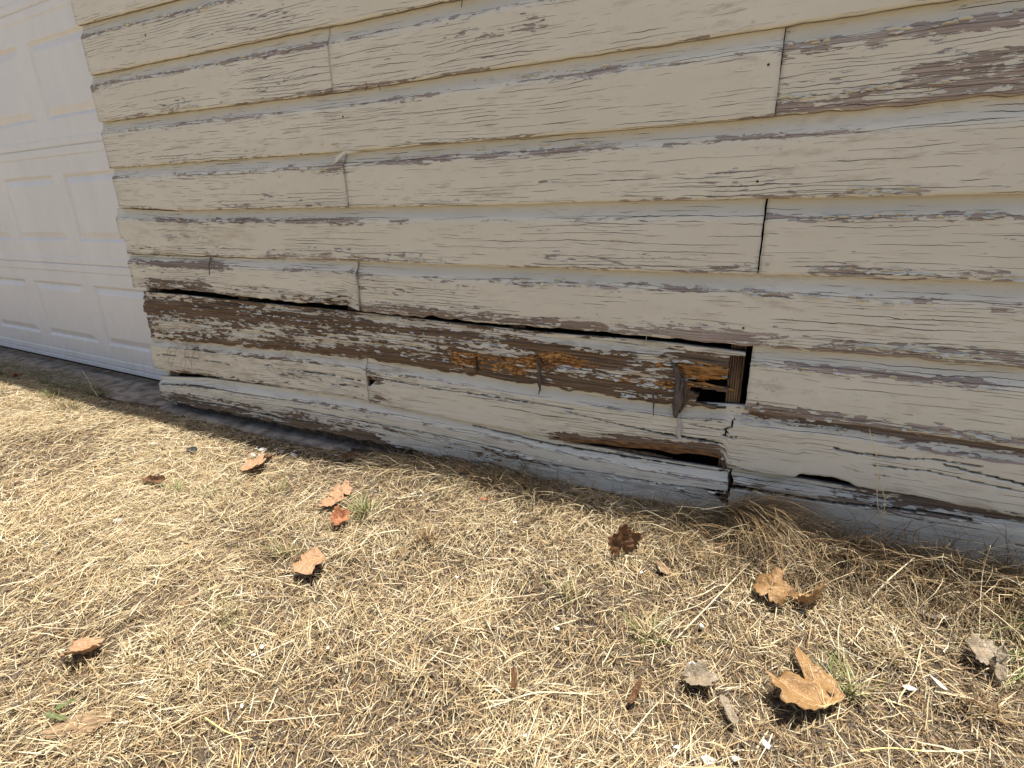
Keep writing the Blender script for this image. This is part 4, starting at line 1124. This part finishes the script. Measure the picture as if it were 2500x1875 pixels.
def leaf(px, py, size, tip, mat, label, lob=.7, cup=.25, fold=.3, pitch=0., roll=0., seed=1, elong=1.0, hole=None, lift=.006, stemlen=.35, veins=True, oval=False, z=-.028, name='fallen_leaf', outline=None, bases=None, rip=.16):
    x, y = on_ground(px, py, z)
    if outline: tip = 0; size = .06; lift += .009
    lift += .003
    e_ = empty(name, (x, y, float(gz(x, y)) + .012 + lift))
    tag(e_, label, 'leaf', 'fallen leaves on the dry lawn')
    nt, nr = 84, 12
    th = np.linspace(-math.pi, math.pi, nt, endpoint=False)
    R = lobed(th, seed, lob) if not oval else .24 + .46 * np.abs(np.cos(th)) ** 3 + .02 * np.sin(th * 9 + seed)
    if outline:
        G = np.array([on_ground(*p, z) for p in outline]) - np.array([x, y])
        # densify, ripple, then polar
        D = np.concatenate([[G[i] * (1 - f) + G[(i + 1) % len(G)] * f for f in np.linspace(0, 1, 10, endpoint=False)] for i in range(len(G))])
        ta = np.arctan2(D[:, 1], D[:, 0]); ra = np.hypot(D[:, 0], D[:, 1]) / size
        nt = 132; th = np.linspace(-math.pi, math.pi, nt, endpoint=False)
        o_ = np.argsort(ta); R = np.interp(th, ta[o_], ra[o_], period=2 * math.pi)
        R = R * (1 + .02 * np.abs(np.sin(th * 19 + seed)) + .03 * vnoise(th * 8, 0 * th, seed))
    def surf(rr, t):
        X_ = rr * np.cos(t) * elong; Y_ = rr * np.sin(t)
        Zs = cup * (rr ** 2) * (.6 + .8 * vnoise(t * .9 + 3, 0 * t + seed, seed + 4) + .5 * np.sin(2 * t + seed)) + fold * np.abs(Y_) * .7 + rip * fbm(X_ * 3.2 + seed, Y_ * 3.2, seed + 9, 3)
        return np.stack([X_ * (1 - .18 * abs(cup)), Y_ * (1 - .25 * abs(fold)), Zs], -1)
    V = [surf(np.array([0.0]), np.array([0.0]))[0]]
    for k in range(1, nr + 1):
        V.extend(surf(R * k / nr, th))
    Fc = []
    for i in range(nt):
        j = (i + 1) % nt
        Fc.append((0, 1 + i, 1 + j))
        for k in range(nr - 1):
            a = 1 + k * nt
            if hole and k in hole[2] and hole[0] < th[i] < hole[1]: continue
            Fc.append((a + i, a + nt + i, a + nt + j, a + j))
    S = size
    V = np.array(V) * S
    bl = link('leaf_blade', mesh('leaf_blade', V, Fc), LM[mat], e_, True)
    sm = bl.modifiers.new('thick', 'SOLIDIFY'); sm.thickness = .0006; sm.offset = 0
    if outline and bases:
        pb = np.array(on_ground(*bases[0], z)) - np.array([x, y])
        for k, b_ in enumerate(bases[1:]):
            pe = np.array(on_ground(*b_, z)) - np.array([x, y])
            pts = [pb * (1 - f) + pe * f + np.array([pe[1] - pb[1], pb[0] - pe[0]]) * .05 * math.sin(f * 3) for f in np.linspace(0, .93, 10)]
            rr = np.array([np.hypot(*p) for p in pts]) / size; tt = np.array([math.atan2(p[1], p[0]) for p in pts])
            pv = surf(rr, tt) * size + np.array([0, 0, .0005])
            link('vein', tube_mesh('vein', pv, np.linspace(.0011, .0003, 10) * (1 if k < 3 else .6), 5), LM['vein'], e_, True)
    elif veins and not oval:
        for c, l in ((0, .88), (.98, .74), (-.98, .74), (1.92, .45), (-1.92, .45)):
            t = np.linspace(0, 1, 8)
            if hole and hole[0] < c < hole[1]: t = t * .4
            pv = surf(t * l * lobed(np.array([c]), seed, lob)[0], np.full(8, c)) * S + np.array([0, 0, .0004])
            link('vein', tube_mesh('vein', pv, np.linspace(.011, .003, 8) * S, 5), LM['vein'], e_, True)
    if stemlen:
        p0 = surf(np.array([.0]), np.array([0.]))[0] * S
        pts = [p0 + np.array([-S * stemlen * t, S * .1 * math.sin(t * 2), -S * .06 * t]) for t in np.linspace(0, 1, 7)]
        link('leaf_stalk', tube_mesh('leaf_stalk', pts, np.linspace(.012, .016, 7) * S, 6), LM['vein'], e_, True)
    e_.rotation_euler = (Matrix.Rotation(rad(tip), 3, 'Z') @ Matrix.Rotation(rad(-pitch), 3, 'Y') @ Matrix.Rotation(rad(roll), 3, 'X')).to_euler()
    # rest on the straw: lowest point just in the thatch
    Mx = e_.rotation_euler.to_matrix()
    lowest = min((Mx @ Vector(v)).z for v in V)
    e_.location.z = float(gz(x, y)) + .010 + lift - lowest
    return e_
def c3(a, b): return (1650 + a / 2.141, 1100 + b / 2.141)
leaf(*c3(735, 1310), .06, 0, 'gold', 'largest leaf, golden brown and lobed, with a torn hole', cup=.10, fold=0, pitch=-3, roll=-4, seed=3, hole=(-.15, .45, (3, 4, 5)), stemlen=0, lift=.002, rip=.26,
     outline=[c3(*q) for q in [(605, 1070), (630, 1095), (668, 1125), (690, 1180), (760, 1212), (800, 1215), (832, 1258), (850, 1300), (882, 1325), (845, 1365), (800, 1395), (770, 1412), (700, 1432), (655, 1446), (600, 1430), (555, 1415), (525, 1385), (530, 1352), (492, 1338), (480, 1300),
              (437, 1253), (500, 1258), (545, 1228), (600, 1222), (650, 1245), (690, 1272), (650, 1205), (606, 1135)]],
     bases=[c3(770, 1410), c3(606, 1075), c3(445, 1258), c3(875, 1322), c3(555, 1410), c3(640, 1230), c3(820, 1230)])
leaf(1872, 1492, .046, 70, 'gold', 'curled golden brown leaf cupped over, left of a crumpled one', lob=.35, cup=-.55, fold=-.25, pitch=32, roll=6, seed=5, stemlen=.0, lift=.004)
leaf(1965, 1508, .046, 20, 'gold', 'crumpled golden brown leaf with rolled edges, beside a cupped one', lob=.5, cup=.75, fold=.5, pitch=18, roll=-30, seed=8, stemlen=.3)
leaf(1517, 1385, .048, 118, 'brown', 'dark brown leaf standing up in shade near the wall grass', lob=.0, cup=.3, fold=.2, pitch=84, roll=10, seed=10, stemlen=.0, veins=False)
def c1(a, b): return (a / 1.896, 1000 + b / 1.896)
leaf(*c1(1440, 752), .05, 60, 'orange', 'flat pale orange leaf alone on the open lawn', cup=.12, fold=0, pitch=6, roll=8, seed=12, stemlen=0,
     outline=[c1(*q) for q in [(1362, 748), (1385, 735), (1402, 735), (1394, 705), (1430, 700), (1482, 693), (1515, 735), (1490, 768), (1466, 772), (1452, 805), (1430, 806), (1400, 798), (1366, 792)]], bases=[c1(1500, 725), c1(1368, 770), c1(1430, 800), c1(1400, 712)])
leaf(805, 1247, .046, 25, 'orange', 'pale orange spiky leaf in front of a similar one, beside the faded green tuft', lob=.75, cup=.2, fold=.2, pitch=6, roll=-10, seed=14, stemlen=0)
leaf(838, 1224, .042, 160, 'orange', 'pale orange leaf behind a spiky one, beside the faded green tuft', lob=.6, cup=.2, fold=.2, pitch=8, roll=-14, seed=16, stemlen=0)
leaf(830, 1290, .034, 70, 'red', 'reddish brown leaf half buried in the faded green tuft', lob=.5, cup=.5, fold=.5, pitch=15, roll=20, seed=18, stemlen=0)
leaf(618, 1150, .052, 100, 'orange', 'orange brown leaf beside white paint chips near the wall', lob=.55, cup=.2, fold=.25, pitch=6, roll=-10, seed=20)
leaf(650, 1128, .030, 10, 'brown', 'small dark brown leaf against the orange leaf near the paint chips', lob=.5, cup=.5, fold=.4, pitch=10, seed=21, stemlen=0)
leaf(195, 1608, .044, 20, 'orange', 'orange brown crumpled leaf above scattered straw stubble', lob=.55, cup=.35, fold=.3, pitch=10, roll=-16, seed=22, stemlen=0)
leaf(382, 1180, .048, 10, 'brown', 'long dark brown curled leaf on the lawn before the curb', lob=.1, cup=.5, fold=.8, pitch=6, roll=30, seed=24, elong=1.3, oval=True, stemlen=0)
leaf(1256, 1668, .020, 115, 'brown', 'narrow curled brown leaf beneath the bowed straw', cup=.4, fold=.8, seed=26, elong=1.7, oval=True, stemlen=0, lift=.003)
leaf(1550, 1705, .020, 80, 'brown', 'narrow brown dead leaf standing among straw', cup=.3, fold=.7, seed=28, elong=1.5, oval=True, stemlen=0, pitch=10)
leaf(1128, 1194, .026, 40, 'orange', 'small orange leaf in the straw near the lowest board', lob=.4, cup=.5, fold=.4, seed=30, stemlen=0)
leaf(1280, 1192, .030, 100, 'tan', 'pale tan curled leaf standing in the wall grass', cup=.4, fold=.7, seed=32, elong=1.4, oval=True, stemlen=.4, pitch=45)
leaf(40, 925, .034, 40, 'red', 'small reddish leaf at the shadow edge before the garage door', lob=.4, cup=.4, fold=.4, seed=34, stemlen=0)
leaf(2341, 1508, .024, 20, 'red', 'small reddish brown leaf beneath the green tuft', lob=.4, cup=.3, fold=.4, seed=36, stemlen=0)
leaf(2385, 1640, .034, 120, 'tan', 'pale pinkish tan leaf leaning in the straw', lob=.3, cup=.4, fold=.4, seed=38, stemlen=0, pitch=25)
leaf(2425, 1672, .030, 80, 'tan', 'rolled tan leaf upright beside the pale pinkish one', cup=.3, fold=1.0, seed=40, elong=1.3, oval=True, stemlen=0, pitch=40)
leaf(1695, 1672, .030, 20, 'tan', 'torn grey tan leaf lying flat left of the largest leaf', lob=.5, cup=.5, fold=.5, roll=15, elong=1.3, seed=42, stemlen=0)
leaf(1776, 1752, .024, 120, 'tan', 'small yellowish pointed leaf beside the largest leaf', cup=.1, fold=.2, seed=44, elong=1.4, oval=True, stemlen=0)
leaf(852, 1140, .030, 60, 'brown', 'brown leaf scrap at the shadow edge by the curb', lob=.5, cup=.5, fold=.5, seed=46, stemlen=0)
leaf(2268, 1552, .026, 0, 'tan', 'curled pale leaf in the straw below the leaning stem', cup=.5, fold=.5, seed=47, elong=1.5, oval=True, stemlen=0)
leaf(165, 1735, .015, 50, 'green', 'small green leaf behind the rotten wood chunk', cup=.2, fold=.4, seed=48, elong=1.5, oval=True, stemlen=0, pitch=15)
leaf(142, 1765, .016, 200, 'green', 'small green leaf at the end of the rotten wood chunk', cup=.2, fold=.4, seed=49, elong=1.5, oval=True, stemlen=0, pitch=15)
leaf(1370, 1245, .026, 20, 'tan', 'tan leaf scrap in the straw under the wall grass', lob=.6, cup=.4, fold=.4, seed=50, stemlen=0)
leaf(1185, 1255, .018, 20, 'red', 'tiny reddish leaf scrap in the orange straw', cup=.4, fold=.4, seed=51, oval=True, stemlen=0)

# ------------------------------------------------------------------ chips of paint and other litter
def chip(px, py, size, mat, label, aspect=.6, ang=0, thick=.0012, seed=0, tilt=8, cat='paint chip', name='paint_chip', group='paint chips on the lawn', curve=.1):
    r = np.random.default_rng(seed + 100)
    n = 11
    a = np.sort(r.uniform(0, 2 * math.pi, n)); rr = r.uniform(.7, 1.05, n)
    P = np.stack([np.cos(a) * rr * size, np.sin(a) * rr * size * aspect], -1)
    zf = lambda p: curve * (p[0] ** 2) / size + .05 * size * math.sin(p[1] / size * 4 + seed)
    V = [(0, 0, thick)] + [(p[0] * .55, p[1] * .55, thick + zf(p * .55)) for p in P] + [(p[0], p[1], thick + zf(p)) for p in P] + [(p[0], p[1], zf(p)) for p in P] + [(0, 0, 0)]
    Fc = []
    for i in range(n):
        j = (i + 1) % n
        Fc += [(0, 1 + i, 1 + j), (1 + i, 1 + n + i, 1 + n + j, 1 + j), (1 + n + i, 1 + 2 * n + i, 1 + 2 * n + j, 1 + n + j), (1 + 3 * n, 1 + 2 * n + j, 1 + 2 * n + i)]
    x, y = on_ground(px, py)
    V = np.array(V) * .60
    o = link(name, mesh(name, V, Fc), M[mat])
    o.location = (x, y, float(gz(x, y)) + .013)
    o.rotation_euler = (rad(tilt), rad(tilt * .5), rad(ang))
    return tag(o, label, cat, group)
SMALL = 'small white paint chip lying in the dry straw'
CH = [(640, 1100, .024, 'chip', 'largest white paint chip, beside the orange leaf near the wall', .55, 40), (690, 1104, .020, 'greychip', 'pale grey paint chip next to the largest white one', .8, 10),
      (715, 1112, .012, 'chip', 'small white chip scattered beside the largest paint chip', .8, 10), (622, 1115, .011, 'chip', 'small white chip touching the largest paint chip', .6, 70),
      (204, 1278, .014, 'chip', 'bright white paint chip on the lawn left of a grey flake', .8, 60), (288, 1275, .020, 'greychip', 'grey weathered paint flake right of a bright white chip', .7, 20),
      (378, 1086, .018, 'greychip', 'grey blue paint flake on the lawn before the curb', .6, 30), (1512, 1277, .020, 'chip', 'white paint sliver under the long white straw', .45, -10),
      (1755, 1304, .018, 'chip', 'white paint sliver at the foot of the brown grass clump', .3, -8), (2288, 1690, .024, 'chip', 'long bent white paint strip right of the largest leaf', .28, -48),
      (2216, 1695, .016, 'greychip', 'rounded grey flake left of the long bent strip', .8, 10), (1690, 1630, .012, 'greychip', 'grey flake beside the torn grey leaf', .7, 0),
      (1725, 1868, .014, 'greychip', 'grey flake with a twin below the largest leaf', .8, 0), (1795, 1866, .010, 'greychip', 'round grey flake, the smaller of two below the largest leaf', .9, 0), (1870, 1828, .013, 'chip', 'white torn chip below the largest leaf', .6, -40),
      (823, 1124, .014, 'greychip', 'grey paint sliver at the shadow edge by the curb', .4, 10), (807, 1172, .008, 'chip', SMALL, .6, 30)]
NEAR = {0: 'tiny white chip beside the yellow runner stem', 1: 'white chip in the straw below the lowest board split', 2: 'white chip just in front of the dark standing leaf', 3: 'white chip under the long slanting straw', 4: 'tiny white chip left of the bowed straw', 5: 'white chip right of the large faded green tuft',
        8: 'pale chip in the lawn beneath the bowed straw', 12: 'white chip in front of the bleached tuft by the level straw', 13: 'white chip right of the orange brown crumpled leaf', 16: 'white chip left of the white torn chip'}
CH += [(a, b, s, 'chip', NEAR.get(k, SMALL), .7, k * 37) for k, (a, b, s) in enumerate([(591, 1722, .007), (1258, 1301, .009), (1563, 1424, .008), (1711, 1543, .011), (1213, 1689, .005), (907, 1318, .007), (1010, 1232, .008), (1030, 1236, .006), (1281, 1800, .009), (1115, 1408, .008),
       (560, 1062, .007), (505, 1058, .007), (1360, 1545, .010), (350, 1668, .008), (535, 1490, .007), (1130, 1412, .006), (1650, 1835, .007), (800, 1585, .007), (1500, 1795, .006), (640, 1580, .009), (620, 1600, .007)])]
for k in range(16):
    CH.append((640 + 48 * math.sin(k * 2.4) + k * 3, 1102 + 13 * math.cos(k * 1.7), .005 + .003 * (k % 4), 'chip' if k % 3 else 'greychip', 'white paint crumb scattered around the largest paint chip by the wall', .7, k * 51))
for k, (a, b, s, mt, lb, asp, an) in enumerate(CH):
    chip(a, b, s, mt, lb, asp, an, seed=k, tilt=[6, -10, 14][k % 3])
# black bottle-cap like piece
def cap(px, py):
    x, y = on_ground(px, py); n = 24
    prof = [(0, .9), (.8, .9), (.95, .8), (1, .6), (1, 0), (.88, 0), (.86, .6), (0, .7)]
    V = []; Fc = []
    for r, z in prof:
        for k in range(n):
            a = 2 * math.pi * k / n; q = r * (1 + (.03 if k % 2 else 0) * (r > .9))
            V.append((q * math.cos(a), q * math.sin(a), z))
    for i in range(len(prof) - 1):
        for k in range(n):
            Fc.append((i * n + k, i * n + (k + 1) % n, (i + 1) * n + (k + 1) % n, (i + 1) * n + k))
    o = link('plastic_cap', mesh('plastic_cap', V, Fc), M['black'], None, True)
    o.scale = (.0145, .0145, .012); o.location = (x, y, float(gz(x, y)) + .012); o.rotation_euler = (rad(14), rad(8), 0)
    tag(o, 'small black plastic cap lying among paint flakes on the lawn', 'cap')
cap(470, 1105)
# rotten chunk of wood at the bottom of the lawn
def chunk(px, py, L, ang, label, mat='darkwood'):
    x, y = on_ground(px, py); n, m_ = 22, 14
    V = []; Fc = []
    for i in range(n):
        t = i / (n - 1); rr = .22 * (math.sin(math.pi * min(max(t, .04), .96)) ** .5)
        for k in range(m_):
            a = 2 * math.pi * k / m_
            q = rr * (1 + .55 * float(fbm(t * 3, k * 1.7, 6)) + .22 * (k % 2))
            V.append(((t - .5) * L + L * .05 * float(vnoise(k * .9, 2, 3)), q * math.cos(a) * L * .8, q * math.sin(a) * L * .40))
    for i in range(n - 1):
        for k in range(m_):
            Fc.append((i * m_ + k, i * m_ + (k + 1) % m_, (i + 1) * m_ + (k + 1) % m_, (i + 1) * m_ + k))
    Fc.append(tuple(range(m_))[::-1]); Fc.append(tuple(range((n - 1) * m_, n * m_)))
    o = link('wood_chunk', mesh('wood_chunk', V, Fc), M[mat]); o.location = (x, y, float(gz(x, y)) + .014); o.rotation_euler = (0, 0, rad(ang))
    tag(o, label, 'wood')
M['chunkwood'] = simple('crumbling_wood', (0.10, 0.065, 0.035), (0.34, 0.23, 0.13), 60, (1, 5, 5), 0.9, .001)
chunk(195, 1775, .085, 42, 'crumbling brown chunk of rotten wood lying in the lawn', 'chunkwood')
chunk(1615, 1414, .042, -48, 'split piece of weathered wood beside the dark standing leaf', 'chunkwood')
